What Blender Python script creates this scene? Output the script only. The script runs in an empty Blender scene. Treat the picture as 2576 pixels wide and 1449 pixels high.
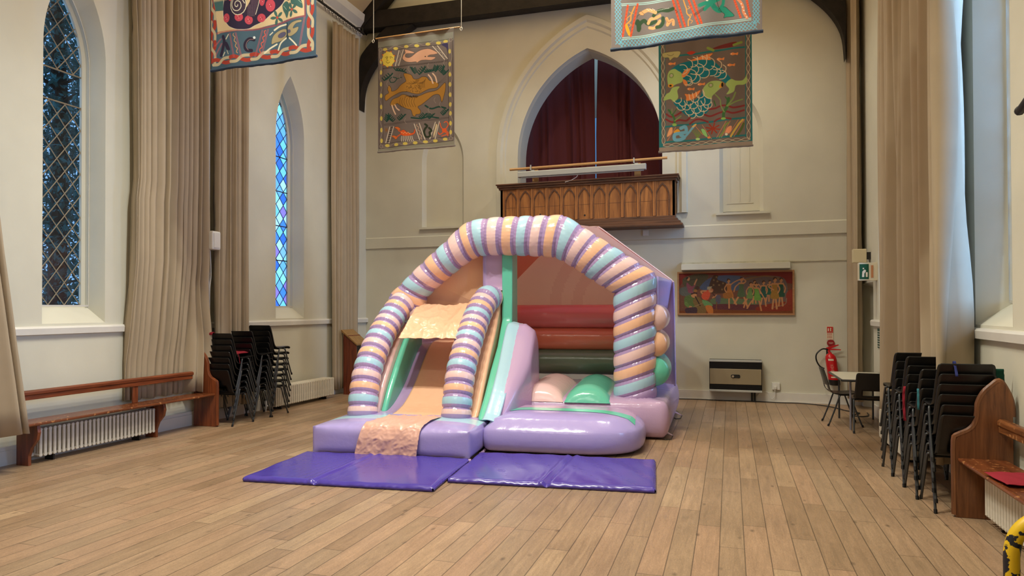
import bpy, bmesh, math, random
from mathutils import Vector, Matrix
from mathutils.geometry import tessellate_polygon
random.seed(7)
S = bpy.context.scene
COL = S.collection
PI = math.pi

# ------------------------------------------------------------------ camera, world, light, exposure
cd = bpy.data.cameras.new('camera'); cam = bpy.data.objects.new('camera', cd); COL.objects.link(cam)
cd.sensor_width = 36; cd.lens = 36 * 1700 / 2576; cd.shift_y = 33.5 / 2576; cd.clip_end = 200
XA = Vector((0.95174, 0.30683, -0.00290)); DN = Vector((-0.00618, 0.00964, -0.99993)); FW = Vector((-0.30678, 0.95172, 0.01107))
XA.normalize(); DN = (DN - XA * DN.dot(XA)).normalized(); FW = XA.cross(DN)
M = Matrix.Identity(4)
for i in range(3):
    M[i][0] = XA[i]; M[i][1] = -DN[i]; M[i][2] = -FW[i]
M[2][3] = 1.6
cam.matrix_world = M
S.camera = cam
S.view_settings.view_transform = 'Standard'; S.view_settings.look = 'None'
S.view_settings.gamma = 1; S.view_settings.use_curve_mapping = False
S.view_settings.exposure = 0.22

w = bpy.data.worlds.new('evening_sky'); S.world = w; w.use_nodes = True
wn = w.node_tree.nodes; wl = w.node_tree.links
bg = wn['Background']; bg.inputs[0].default_value = (0.38, 0.62, 1.0, 1); bg.inputs[1].default_value = 1.7

def area(name, loc, aim, sx, sy, e, col, spread=PI):
    l = bpy.data.lights.new(name, 'AREA'); l.shape = 'RECTANGLE'; l.size = sx; l.size_y = sy
    l.energy = e; l.color = col; l.spread = spread
    o = bpy.data.objects.new(name, l); COL.objects.link(o); o.location = loc
    o.rotation_euler = (Vector(aim) - Vector(loc)).to_track_quat('-Z', 'Y').to_euler()
    return o
def spot(name, loc, aim, e, col, ang=90, r=0.12, blend=0.5):
    l = bpy.data.lights.new(name, 'SPOT'); l.energy = e; l.color = col; l.spot_size = math.radians(ang)
    l.spot_blend = blend; l.shadow_soft_size = r
    o = bpy.data.objects.new(name, l); COL.objects.link(o); o.location = loc
    o.rotation_euler = (Vector(aim) - Vector(loc)).to_track_quat('-Z', 'Y').to_euler()
    return o
WARM = (1.0, 0.985, 0.86); DAY = (0.40, 0.58, 1.0)
# hall lamps up between the roof trusses
for x_, y_, e_ in ((-3.4, 4.8, 600), (-2.7, 4.4, 600), (-1.8, 4.8, 480), (-2.9, -0.5, 200), (-1.2, -0.5, 200), (-4.2, 9.6, 280), (-0.5, 10.3, 270)):
    spot('hall_lamp', (x_, y_, 7.4), (x_, y_ + 0.3, 0), e_, WARM, 138 if y_ > 0 else 170, 0.09, 1.0)
area('ceiling_fill', (-2.6, 3.0, 7.6), (-2.6, 3.0, 12.0), 2.5, 6.0, 300, (1, 1, 1))  # unseen panels added as soft fill bounced off the ceiling
area('ceiling_fill', (-2.6, 10.0, 7.6), (-2.6, 9.6, 12.0), 2.5, 3.0, 300, (1, 1, 1))
# daylight standing in the window openings on the right
area('window_daylight', (3.7, 6.3, 3.6), (-3.0, 6.9, 0.6), 1.9, 4.4, 950, DAY)
area('window_daylight', (3.7, 10.5, 3.6), (-3.0, 10.3, 0.6), 1.9, 4.4, 1500, DAY)
area('window_daylight', (3.7, 2.5, 3.6), (-3.0, 4.5, 0.6), 1.9, 4.4, 950, DAY)

# ------------------------------------------------------------------ helpers
def srgb(r, g, b):
    f = lambda c: (c / 255) / 12.92 if c / 255 <= 0.04045 else ((c / 255 + 0.055) / 1.055) ** 2.4
    return (f(r), f(g), f(b), 1)
def mat(name, c, rough=0.5, spec=0.5, metal=0.0, bump=0.0, bscale=20.0, var=0.0, vscale=4.0, coat=0.0, stretch=None, bdist=0.02, detail=3):
    m = bpy.data.materials.new(name); m.use_nodes = True
    nt = m.node_tree; p = nt.nodes['Principled BSDF']; N = nt.nodes.new; L = nt.links.new
    p.inputs['Base Color'].default_value = c; p.inputs['Roughness'].default_value = rough
    p.inputs['Specular IOR Level'].default_value = spec; p.inputs['Metallic'].default_value = metal
    p.inputs['Coat Weight'].default_value = coat
    tc = N('ShaderNodeTexCoord'); mp = N('ShaderNodeMapping'); L(tc.outputs['Object'], mp.inputs[0])
    if stretch: mp.inputs['Scale'].default_value = stretch
    if var:
        n = N('ShaderNodeTexNoise'); n.inputs['Scale'].default_value = vscale; n.inputs['Detail'].default_value = 5
        L(mp.outputs[0], n.inputs['Vector'])
        r = N('ShaderNodeMapRange'); r.inputs[1].default_value = 0.3; r.inputs[2].default_value = 0.7
        r.inputs[3].default_value = 1 - var; r.inputs[4].default_value = 1 + var; L(n.outputs[0], r.inputs[0])
        mx = N('ShaderNodeMix'); mx.data_type = 'RGBA'; mx.blend_type = 'MULTIPLY'; mx.inputs[0].default_value = 1
        mx.inputs[6].default_value = c; L(r.outputs[0], mx.inputs[7]); L(mx.outputs[2], p.inputs['Base Color'])
    if bump:
        n = N('ShaderNodeTexNoise'); n.inputs['Scale'].default_value = bscale; n.inputs['Detail'].default_value = detail
        L(mp.outputs[0], n.inputs['Vector'])
        b = N('ShaderNodeBump'); b.inputs['Strength'].default_value = bump; b.inputs['Distance'].default_value = bdist
        L(n.outputs[0], b.inputs['Height']); L(b.outputs[0], p.inputs['Normal'])
    return m
def colmat(name, rough=0.8, bump=0.0, bscale=40, weave=False):
    m = mat(name, (1, 1, 1, 1), rough, 0.3, bump=bump, bscale=bscale)
    a = m.node_tree.nodes.new('ShaderNodeVertexColor'); a.layer_name = 'Col'
    m.node_tree.links.new(a.outputs[0], m.node_tree.nodes['Principled BSDF'].inputs['Base Color'])
    return m
def wood(name, c1, c2, rough=0.35, scale=1.0, axis=0, chips=None, bump=0.15):
    m = bpy.data.materials.new(name); m.use_nodes = True
    nt = m.node_tree; p = nt.nodes['Principled BSDF']; N = nt.nodes.new; L = nt.links.new
    tc = N('ShaderNodeTexCoord'); mp = N('ShaderNodeMapping'); s = [9 * scale] * 3; s[axis] = 0.7 * scale
    mp.inputs['Scale'].default_value = s; L(tc.outputs['Object'], mp.inputs[0])
    n = N('ShaderNodeTexNoise'); n.inputs['Scale'].default_value = 2.4; n.inputs['Detail'].default_value = 8; n.inputs['Roughness'].default_value = 0.62
    n.inputs['Distortion'].default_value = 0.6
    L(mp.outputs[0], n.inputs['Vector'])
    cr = N('ShaderNodeValToRGB'); cr.color_ramp.elements[0].position = 0.32; cr.color_ramp.elements[1].position = 0.68
    cr.color_ramp.elements[0].color = c1; cr.color_ramp.elements[1].color = c2
    L(n.outputs[0], cr.inputs[0]); out = cr.outputs[0]
    if chips:
        n2 = N('ShaderNodeTexNoise'); n2.inputs['Scale'].default_value = 26; n2.inputs['Detail'].default_value = 4; L(tc.outputs['Object'], n2.inputs['Vector'])
        r2 = N('ShaderNodeValToRGB'); r2.color_ramp.elements[0].position = 0.60; r2.color_ramp.elements[1].position = 0.66; L(n2.outputs[0], r2.inputs[0])
        mx = N('ShaderNodeMix'); mx.data_type = 'RGBA'; L(r2.outputs[0], mx.inputs[0]); L(out, mx.inputs[6]); mx.inputs[7].default_value = chips; out = mx.outputs[2]
    L(out, p.inputs['Base Color']); p.inputs['Roughness'].default_value = rough
    b = N('ShaderNodeBump'); b.inputs['Strength'].default_value = bump; b.inputs['Distance'].default_value = 0.01; L(n.outputs[0], b.inputs['Height']); L(b.outputs[0], p.inputs['Normal'])
    return m

class MB:
    def __init__(s): s.v = []; s.f = []; s.m = []; s.c = []
    def add(s, vs, fs, m=0, c=None):
        o = len(s.v); s.v += [tuple(v) for v in vs]
        for i, f in enumerate(fs):
            s.f.append(tuple(o + k for k in f)); s.m.append(m[i] if isinstance(m, list) else m); s.c.append(c)
        return s
    def box(s, a, b, m=0, c=None):
        x0, y0, z0 = a; x1, y1, z1 = b
        return s.add([(x0, y0, z0), (x1, y0, z0), (x1, y1, z0), (x0, y1, z0), (x0, y0, z1), (x1, y0, z1), (x1, y1, z1), (x0, y1, z1)],
                     [(0, 3, 2, 1), (4, 5, 6, 7), (0, 1, 5, 4), (1, 2, 6, 5), (2, 3, 7, 6), (3, 0, 4, 7)], m, c)
    def tube(s, pts, r, n=10, m=0, c=None, cap=True):
        pts = [Vector(p) for p in pts]; rs = r if isinstance(r, (list, tuple)) else [r] * len(pts)
        vs = []; fs = []; T0 = None; nrm = None
        for i, p in enumerate(pts):
            t = (pts[min(i + 1, len(pts) - 1)] - pts[max(i - 1, 0)]).normalized()
            if nrm is None:
                nrm = t.orthogonal().normalized()
            else:
                nrm = (nrm - t * nrm.dot(t)).normalized()
            bi = t.cross(nrm)
            for k in range(n):
                a = 2 * PI * k / n; vs.append(p + (nrm * math.cos(a) + bi * math.sin(a)) * rs[i])
        for i in range(len(pts) - 1):
            for k in range(n):
                k2 = (k + 1) % n; fs.append((i * n + k, i * n + k2, (i + 1) * n + k2, (i + 1) * n + k))
        if cap:
            fs.append(tuple(range(n))[::-1]); o = (len(pts) - 1) * n; fs.append(tuple(o + k for k in range(n)))
        return s.add(vs, fs, m, c)
    def grid(s, fn, nu, nv, m=0, c=None, closeu=False):
        vs = [fn(i / nu, j / nv) for j in range(nv + 1) for i in range(nu + 1)]
        w_ = nu + 1; fs = []; ms = []
        for j in range(nv):
            for i in range(nu):
                fs.append((j * w_ + i, j * w_ + i + 1, (j + 1) * w_ + i + 1, (j + 1) * w_ + i))
                ms.append(m(i / nu, j / nv) if callable(m) else m)
        return s.add(vs, fs, ms, c)
    def prism(s, poly, fn, h0, h1, m=0, c=None):
        """poly: list of (a,b); fn(a,b,h)->xyz"""
        n = len(poly); vs = [fn(a, b, h0) for a, b in poly] + [fn(a, b, h1) for a, b in poly]
        tri = tessellate_polygon([[Vector((a, b, 0)) for a, b in poly]])
        fs = [tuple(t) for t in tri] + [tuple(i + n for i in t[::-1]) for t in tri] + [(i, (i + 1) % n, (i + 1) % n + n, i + n) for i in range(n)]
        return s.add(vs, fs, m, c)
    def flat(s, poly, fn, m=0, c=None):
        tri = tessellate_polygon([[Vector((a, b, 0)) for a, b in poly]])
        return s.add([fn(a, b) for a, b in poly], [tuple(t) for t in tri], m, c)
    def lathe(s, prof, cx, cy, n=24, m=0, c=None):
        vs = [(cx + r * math.cos(2 * PI * k / n), cy + r * math.sin(2 * PI * k / n), z) for r, z in prof for k in range(n)]
        fs = [(i * n + k, i * n + (k + 1) % n, (i + 1) * n + (k + 1) % n, (i + 1) * n + k) for i in range(len(prof) - 1) for k in range(n)]
        return s.add(vs, fs, m, c)
    def build(s, name, mats, parent=None, origin=None, smooth=True, ang=40, bevel=0, merge=True, solid=0, kind=None, label=None, subd=0, recalc=True):
        me = bpy.data.meshes.new(name)
        og = Vector(origin) if origin is not None else (Vector(parent['_o']) if parent is not None and '_o' in parent else Vector((0, 0, 0)))
        me.from_pydata([Vector(v) - og for v in s.v], [], s.f)
        mats = mats if isinstance(mats, (list, tuple)) else [mats]
        for m in mats: me.materials.append(m)
        for p, mi in zip(me.polygons, s.m): p.material_index = mi
        if any(c is not None for c in s.c):
            ca = me.color_attributes.new('Col', 'FLOAT_COLOR', 'CORNER')
            for p, c in zip(me.polygons, s.c):
                c = c or (0.5, 0.5, 0.5, 1)
                for li in p.loop_indices: ca.data[li].color = c
        bm = bmesh.new(); bm.from_mesh(me)
        if merge: bmesh.ops.remove_doubles(bm, verts=bm.verts, dist=1e-5)
        if recalc: bmesh.ops.recalc_face_normals(bm, faces=bm.faces)
        bm.to_mesh(me); bm.free()
        if smooth:
            me.polygons.foreach_set('use_smooth', [True] * len(me.polygons))
            me.set_sharp_from_angle(angle=math.radians(ang))
        o = bpy.data.objects.new(name, me); COL.objects.link(o)
        if parent is not None: o.parent = parent
        elif origin is not None: o.location = origin
        if bevel:
            md = o.modifiers.new('bevel', 'BEVEL'); md.width = bevel; md.segments = 4 if bevel > 0.03 else 2; md.limit_method = 'ANGLE'; md.angle_limit = math.radians(35)
        if solid:
            md = o.modifiers.new('solid', 'SOLIDIFY'); md.thickness = solid; md.offset = 0
        if subd:
            md = o.modifiers.new('sub', 'SUBSURF'); md.levels = subd; md.render_levels = subd
        if kind: o['kind'] = kind
        if label: o['label'] = label
        return o
def thing(name, loc, label, cat, group=None, rz=0):
    o = bpy.data.objects.new(name, None); COL.objects.link(o); o.location = loc; o.rotation_euler = (0, 0, rz)
    o.empty_display_size = 0.1
    o['_o'] = (0.0, 0.0, 0.0) if rz else tuple(float(c) for c in loc)
    o['label'] = label; o['category'] = cat
    if group: o['group'] = group
    return o
def tag(o, label, cat, group=None):
    o['label'] = label; o['category'] = cat
    if group: o['group'] = group
    return o
def dup(o, loc=None, rz=None, label=None, parent=None, group=None, skip=()):
    c = o.copy(); COL.objects.link(c)
    if parent is not None: c.parent = parent
    if loc is not None: c.location = loc
    if rz is not None: c.rotation_euler = (0, 0, rz)
    if label: c['label'] = label
    if group: c['group'] = group
    for ch in o.children:
        if ch.name.split('.')[0] in skip: continue
        dup(ch, parent=c)
    return c
def catmull(P, k=6, closed=False):
    P = [Vector(p) for p in P]; n = len(P); out = []
    rng = range(n) if closed else range(n - 1)
    for i in rng:
        g = (lambda q: P[q % n]) if closed else (lambda q: P[max(0, min(n - 1, q))])
        a, b, c, d = g(i - 1), g(i), g(i + 1), g(i + 2)
        for t in range(k):
            t /= k; out.append(0.5 * ((2 * b) + (c - a) * t + (2 * a - 5 * b + 4 * c - d) * t * t + (3 * b - a - 3 * c + d) * t ** 3))
    if not closed: out.append(P[-1])
    return out
def interp(tab, x):
    if x <= tab[0][0]: return tab[0][1]
    for (a, b), (c, d) in zip(tab, tab[1:]):
        if x <= c: return b + (d - b) * (x - a) / (c - a)
    return tab[-1][1]

# ------------------------------------------------------------------ materials
PLASTER = mat('painted_plaster', srgb(206, 202, 184), 0.75, 0.25, bump=0.25, bscale=5, var=0.05, vscale=1.3, bdist=0.012, detail=8)
TRIMP = mat('gloss_white_paint', srgb(216, 212, 203), 0.35, 0.5, bump=0.06, bscale=18, var=0.03, vscale=5)
CEIL = mat('cream_ceiling', srgb(205, 180, 138), 0.8, 0.2)
BEAMM = mat('black_stained_beam', srgb(34, 29, 25), 0.6, 0.3, bump=0.3, bscale=12, var=0.35, vscale=6)
CURT = mat('beige_curtain_fabric', srgb(170, 153, 128), 0.85, 0.15, bump=0.04, bscale=220, bdist=0.004, var=0.04, vscale=3)
CURTR = mat('dark_red_curtain_fabric', srgb(84, 36, 38), 0.8, 0.2, bump=0.1, bscale=60)
IRON = mat('dark_iron', srgb(50, 46, 42), 0.5, 0.4, metal=0.3)
BLKP = mat('black_plastic_shell', srgb(16, 16, 17), 0.32, 0.5, bump=0.05, bscale=150)
STEEL = mat('grey_steel_tube', srgb(70, 72, 74), 0.35, 0.5, metal=0.55)
STEELD = mat('dark_steel_tube', srgb(44, 44, 46), 0.38, 0.5, metal=0.4)
RADM = mat('cream_radiator_enamel', srgb(214, 207, 192), 0.35, 0.5, var=0.05, vscale=14)
REDF = mat('red_cushion_fabric', srgb(142, 36, 50), 0.8, 0.2, bump=0.1, bscale=120)
TEALF = mat('teal_cloth', srgb(58, 120, 132), 0.8, 0.2)
BLUEF = mat('blue_strap', srgb(44, 52, 110), 0.7, 0.2)
BENCH = wood('red_brown_pine', srgb(80, 38, 20), srgb(140, 74, 40), 0.32, 1.0, 2)
BENCH2 = wood('brown_worn_pine', srgb(74, 42, 24), srgb(134, 86, 52), 0.35, 1.0, 2)
BENCHY2 = wood('brown_worn_rail', srgb(84, 48, 26), srgb(148, 92, 52), 0.32, 1.0, 1, chips=srgb(176, 128, 84))
BENCHY = wood('red_brown_pine_rail', srgb(80, 38, 20), srgb(136, 70, 38), 0.30, 1.0, 1)
BENCHS = wood('worn_pine_seat', srgb(76, 38, 20), srgb(130, 72, 40), 0.25, 1.0, 1, chips=srgb(164, 112, 68))
OLDP = wood('knotty_pine_panel', srgb(112, 64, 26), srgb(180, 116, 56), 0.5, 1.0, 2)
OLDPX = wood('dark_pine_moulding', srgb(66, 38, 22), srgb(112, 70, 42), 0.5, 1.0, 0)
PALEW = wood('pale_pine', srgb(176, 128, 74), srgb(202, 156, 98), 0.5, 1.0, 0)
WHITEP = mat('white_plastic', srgb(222, 220, 212), 0.4, 0.5)
CREAMP = mat('cream_plastic', srgb(206, 192, 156), 0.5, 0.4)
GALVM = mat('grey_screen_case', srgb(176, 176, 168), 0.4, 0.5)
CHROME = mat('chrome', srgb(190, 190, 190), 0.15, 0.5, metal=1)
LEADM = mat('window_lead_bars', srgb(138, 124, 100), 0.7, 0.3)
LEADD = mat('dark_window_lead', srgb(56, 60, 66), 0.7, 0.3)

def floor_mat():
    m = bpy.data.materials.new('oak_floor_boards'); m.use_nodes = True
    nt = m.node_tree; p = nt.nodes['Principled BSDF']; N = nt.nodes.new; L = nt.links.new
    tc = N('ShaderNodeTexCoord'); sep = N('ShaderNodeSeparateXYZ'); L(tc.outputs['Object'], sep.inputs[0])
    def math_(op, a, b=None, c=None):
        n = N('ShaderNodeMath'); n.operation = op
        for i, q in enumerate((a, b, c)):
            if q is None: continue
            if isinstance(q, (int, float)): n.inputs[i].default_value = q
            else: L(q, n.inputs[i])
        return n.outputs[0]
    u = math_('DIVIDE', math_('ADD', sep.outputs[0], 0.075 + 15.8), 0.158)
    row = math_('FLOOR', u); fx = math_('FRACT', u)
    wn1 = N('ShaderNodeTexWhiteNoise'); wn1.noise_dimensions = '1D'; L(row, wn1.inputs['W'])
    v = math_('DIVIDE', math_('ADD', sep.outputs[1], math_('MULTIPLY', wn1.outputs[0], 7.3)), 1.45)
    cell = math_('FLOOR', v); fy = math_('FRACT', v)
    cmb = N('ShaderNodeCombineXYZ'); L(row, cmb.inputs[0]); L(cell, cmb.inputs[1])
    wn2 = N('ShaderNodeTexWhiteNoise'); wn2.noise_dimensions = '2D'; L(cmb.outputs[0], wn2.inputs['Vector'])
    cr = N('ShaderNodeValToRGB'); e = cr.color_ramp.elements
    e[0].position = 0; e[0].color = srgb(150, 122, 94); e[1].position = 1; e[1].color = srgb(174, 147, 116)
    k = e.new(0.5); k.color = srgb(162, 136, 108); k = e.new(0.8); k.color = srgb(168, 136, 108)
    L(wn2.outputs[0], cr.inputs[0])
    # grain
    mp = N('ShaderNodeCombineXYZ'); L(math_('MULTIPLY', sep.outputs[0], 26), mp.inputs[0]); L(math_('MULTIPLY', sep.outputs[1], 2.2), mp.inputs[1]); L(math_('MULTIPLY', row, 3.7), mp.inputs[2])
    g = N('ShaderNodeTexNoise'); g.inputs['Scale'].default_value = 1.0; g.inputs['Detail'].default_value = 8; g.inputs['Roughness'].default_value = 0.65; g.inputs['Distortion'].default_value = 1.2; L(mp.outputs[0], g.inputs['Vector'])
    gr = N('ShaderNodeMapRange'); gr.inputs[1].default_value = 0.3; gr.inputs[2].default_value = 0.7; gr.inputs[3].default_value = 0.76; gr.inputs[4].default_value = 1.16; L(g.outputs[0], gr.inputs[0])
    fine = N('ShaderNodeTexNoise'); fine.inputs['Scale'].default_value = 1.0; fine.inputs['Detail'].default_value = 6; fine.inputs['Distortion'].default_value = 2.5
    mp2 = N('ShaderNodeCombineXYZ'); L(math_('MULTIPLY', sep.outputs[0], 110), mp2.inputs[0]); L(math_('MULTIPLY', sep.outputs[1], 34), mp2.inputs[1]); L(row, mp2.inputs[2]); L(mp2.outputs[0], fine.inputs['Vector'])
    fr = N('ShaderNodeMapRange'); fr.inputs[1].default_value = 0.35; fr.inputs[2].default_value = 0.65; fr.inputs[3].default_value = 0.80; fr.inputs[4].default_value = 1.10; L(fine.outputs[0], fr.inputs[0])
    # worn dark patches and knots
    pn = N('ShaderNodeTexNoise'); pn.inputs['Scale'].default_value = 0.8; pn.inputs['Detail'].default_value = 6; L(tc.outputs['Object'], pn.inputs['Vector'])
    pr = N('ShaderNodeMapRange'); pr.inputs[1].default_value = 0.35; pr.inputs[2].default_value = 0.65; pr.inputs[3].default_value = 0.88; pr.inputs[4].default_value = 1.08; L(pn.outputs[0], pr.inputs[0])
    kn = N('ShaderNodeTexVoronoi'); kn.inputs['Scale'].default_value = 1; kn.inputs['Randomness'].default_value = 1
    mp3 = N('ShaderNodeCombineXYZ'); L(math_('MULTIPLY', sep.outputs[0], 6), mp3.inputs[0]); L(math_('MULTIPLY', sep.outputs[1], 3), mp3.inputs[1]); L(mp3.outputs[0], kn.inputs['Vector'])
    kr = N('ShaderNodeMapRange'); kr.inputs[1].default_value = 0.03; kr.inputs[2].default_value = 0.12; kr.inputs[3].default_value = 0.5; kr.inputs[4].default_value = 1.0; L(kn.outputs['Distance'], kr.inputs[0])
    # seams
    ex = math_('MINIMUM', fx, math_('SUBTRACT', 1.0, fx)); ey = math_('MINIMUM', fy, math_('SUBTRACT', 1.0, fy))
    sx = N('ShaderNodeMapRange'); sx.inputs[1].default_value = 0.010; sx.inputs[2].default_value = 0.030; sx.inputs[3].default_value = 0.38; sx.inputs[4].default_value = 1; L(ex, sx.inputs[0])
    sy = N('ShaderNodeMapRange'); sy.inputs[1].default_value = 0.0012; sy.inputs[2].default_value = 0.0030; sy.inputs[3].default_value = 0.45; sy.inputs[4].default_value = 1; L(ey, sy.inputs[0])
    seam = math_('MULTIPLY', sx.outputs[0], sy.outputs[0])
    tot = math_('MULTIPLY', math_('MULTIPLY', math_('MULTIPLY', gr.outputs[0], fr.outputs[0]), pr.outputs[0]), math_('MULTIPLY', kr.outputs[0], seam))
    mx = N('ShaderNodeMix'); mx.data_type = 'RGBA'; mx.blend_type = 'MULTIPLY'; mx.inputs[0].default_value = 1
    L(cr.outputs[0], mx.inputs[6]); L(tot, mx.inputs[7]); L(mx.outputs[2], p.inputs['Base Color'])
    rr = N('ShaderNodeMapRange'); rr.inputs[3].default_value = 0.26; rr.inputs[4].default_value = 0.50; L(g.outputs[0], rr.inputs[0]); L(rr.outputs[0], p.inputs['Roughness'])
    p.inputs['Specular IOR Level'].default_value = 0.45
    b = N('ShaderNodeBump'); b.inputs['Strength'].default_value = 0.25; b.inputs['Distance'].default_value = 0.004; L(math_('ADD', math_('MULTIPLY', seam, 1.0), math_('MULTIPLY', fine.outputs[0], 0.25)), b.inputs['Height']); L(b.outputs[0], p.inputs['Normal'])
    return m
FLOORM = floor_mat()

# ------------------------------------------------------------------ the room
XL, XR, YB, YF = -7.15, 2.05, 12.36, -4.0
WT = 7.5      # wall head
XC = (XL + XR) / 2
def lancet(cx, half, spring, apex, z0, n=14):
    """closed outline (a, z) of a pointed opening, counter-clockwise from bottom left"""
    rise = apex - spring; a = (rise * rise - half * half) / (2 * half); r = half + a
    pts = [(cx - half, z0), (cx + half, z0)]
    th = math.asin(rise / r)
    pts += [(cx - a + r * math.cos(th * i / n), spring + r * math.sin(th * i / n)) for i in range(n + 1)]
    pts += [(cx + a - r * math.cos(th * i / n), spring + r * math.sin(th * i / n)) for i in range(n - 1, -1, -1)]
    return pts
def wall(name, outline, holes, fn):
    mb = MB(); loops = [[Vector((a, b, 0)) for a, b in outline]] + [[Vector((a, b, 0)) for a, b in h] for h in holes]
    tri = tessellate_polygon(loops); pts = [p for l in loops for p in l]
    mb.add([fn(p.x, p.y) for p in pts], [tuple(t) for t in tri])
    return mb.build(name, PLASTER, smooth=False, kind='structure')
mb = MB(); mb.add([(XL - 0.6, YF, 0), (XR + 0.6, YF, 0), (XR + 0.6, YB + 0.05, 0), (XL - 0.6, YB + 0.05, 0)], [(0, 1, 2, 3)])
mb.build('floor', FLOORM, kind='structure', smooth=False)
WL = [(5.84, 1), (9.83, 2)]                       # centres of the left windows
wall('wall_left', [(YF, 0), (YB, 0), (YB, WT), (YF, WT)], [lancet(c, 0.39, 4.55, 5.60, 1.45) for c, _ in WL], lambda a, b: (XL, a, b))
WRT = [(6.48, 3), (10.5, 4), (2.5, 5)]
DOORP = [(11.32, 0.0), (12.2, 0.0), (12.2, 1.99), (11.32, 1.99)]
wall('wall_right', [(YF, 0), (11.32, 0), (11.32, 1.99), (12.2, 1.99), (12.2, 0), (YB, 0), (YB, WT), (YF, WT)],
     [lancet(c, 0.41, 4.55, 5.60, 1.45) for c, _ in WRT], lambda a, b: (XR, a, b))
AX = -2.50
arch_in = lambda half, apex, z0=3.2: lancet(AX, half, 4.5, apex, z0, 20)
NICH = [(-5.43, 0.45), (0.20, 0.35)]
gable = [(XL, 0), (XR, 0), (XR, WT), (XC, WT + 4.6), (XL, WT)]
wall('wall_back', gable, [arch_in(1.36, 6.45), lancet(-5.43, 0.45, 4.55, 5.34, 3.24), lancet(0.20, 0.36, 4.6, 5.36, 3.27)], lambda a, b: (a, YB, b))
wall('wall_front', gable, [], lambda a, b: (a, YF, b))
mb = MB()
mb.add([(XL, YF, WT), (XC, YF, WT + 4.6), (XC, YB, WT + 4.6), (XL, YB, WT)], [(0, 1, 2, 3)])
mb.add([(XR, YF, WT), (XC, YF, WT + 4.6), (XC, YB, WT + 4.6), (XR, YB, WT)], [(3, 2, 1, 0)])
mb.build('ceiling', CEIL, kind='structure', smooth=False)

def reveal(mb, o1, o2, f1, f2, m=0):
    n = len(o1); vs = [f1(*p) for p in o1] + [f2(*p) for p in o2]
    mb.add(vs, [(i, (i + 1) % n, (i + 1) % n + n, i + n) for i in range(n)], m)

def glassmat(name, tint, rough=0.15, alpha=0.75):
    m = bpy.data.materials.new(name); m.use_nodes = True; nt = m.node_tree; N = nt.nodes.new; L = nt.links.new
    nt.nodes.remove(nt.nodes['Principled BSDF']); out = nt.nodes['Material Output']
    t = N('ShaderNodeBsdfTransparent'); t.inputs[0].default_value = tint
    g = N('ShaderNodeBsdfGlossy'); g.inputs[0].default_value = (0.9, 0.9, 0.95, 1); g.inputs['Roughness'].default_value = rough
    fr = N('ShaderNodeMath'); fr.operation = 'ADD'; f0 = N('ShaderNodeFresnel'); f0.inputs[0].default_value = 1.45; L(f0.outputs[0], fr.inputs[0]); fr.inputs[1].default_value = 0.02
    mx = N('ShaderNodeMixShader'); L(fr.outputs[0], mx.inputs[0]); L(t.outputs[0], mx.inputs[1]); L(g.outputs[0], mx.inputs[2]); L(mx.outputs[0], out.inputs[0])
    return m, t
GLASS, _ = glassmat('dim_old_glass', (0.34, 0.46, 0.52, 1))
def stained():
    m, t = glassmat('blue_stained_glass', (1, 1, 1, 1)); nt = m.node_tree; N = nt.nodes.new; L = nt.links.new
    a = N('ShaderNodeVertexColor'); a.layer_name = 'Col'; L(a.outputs[0], t.inputs[0]); return m
STAIN = stained()

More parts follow.
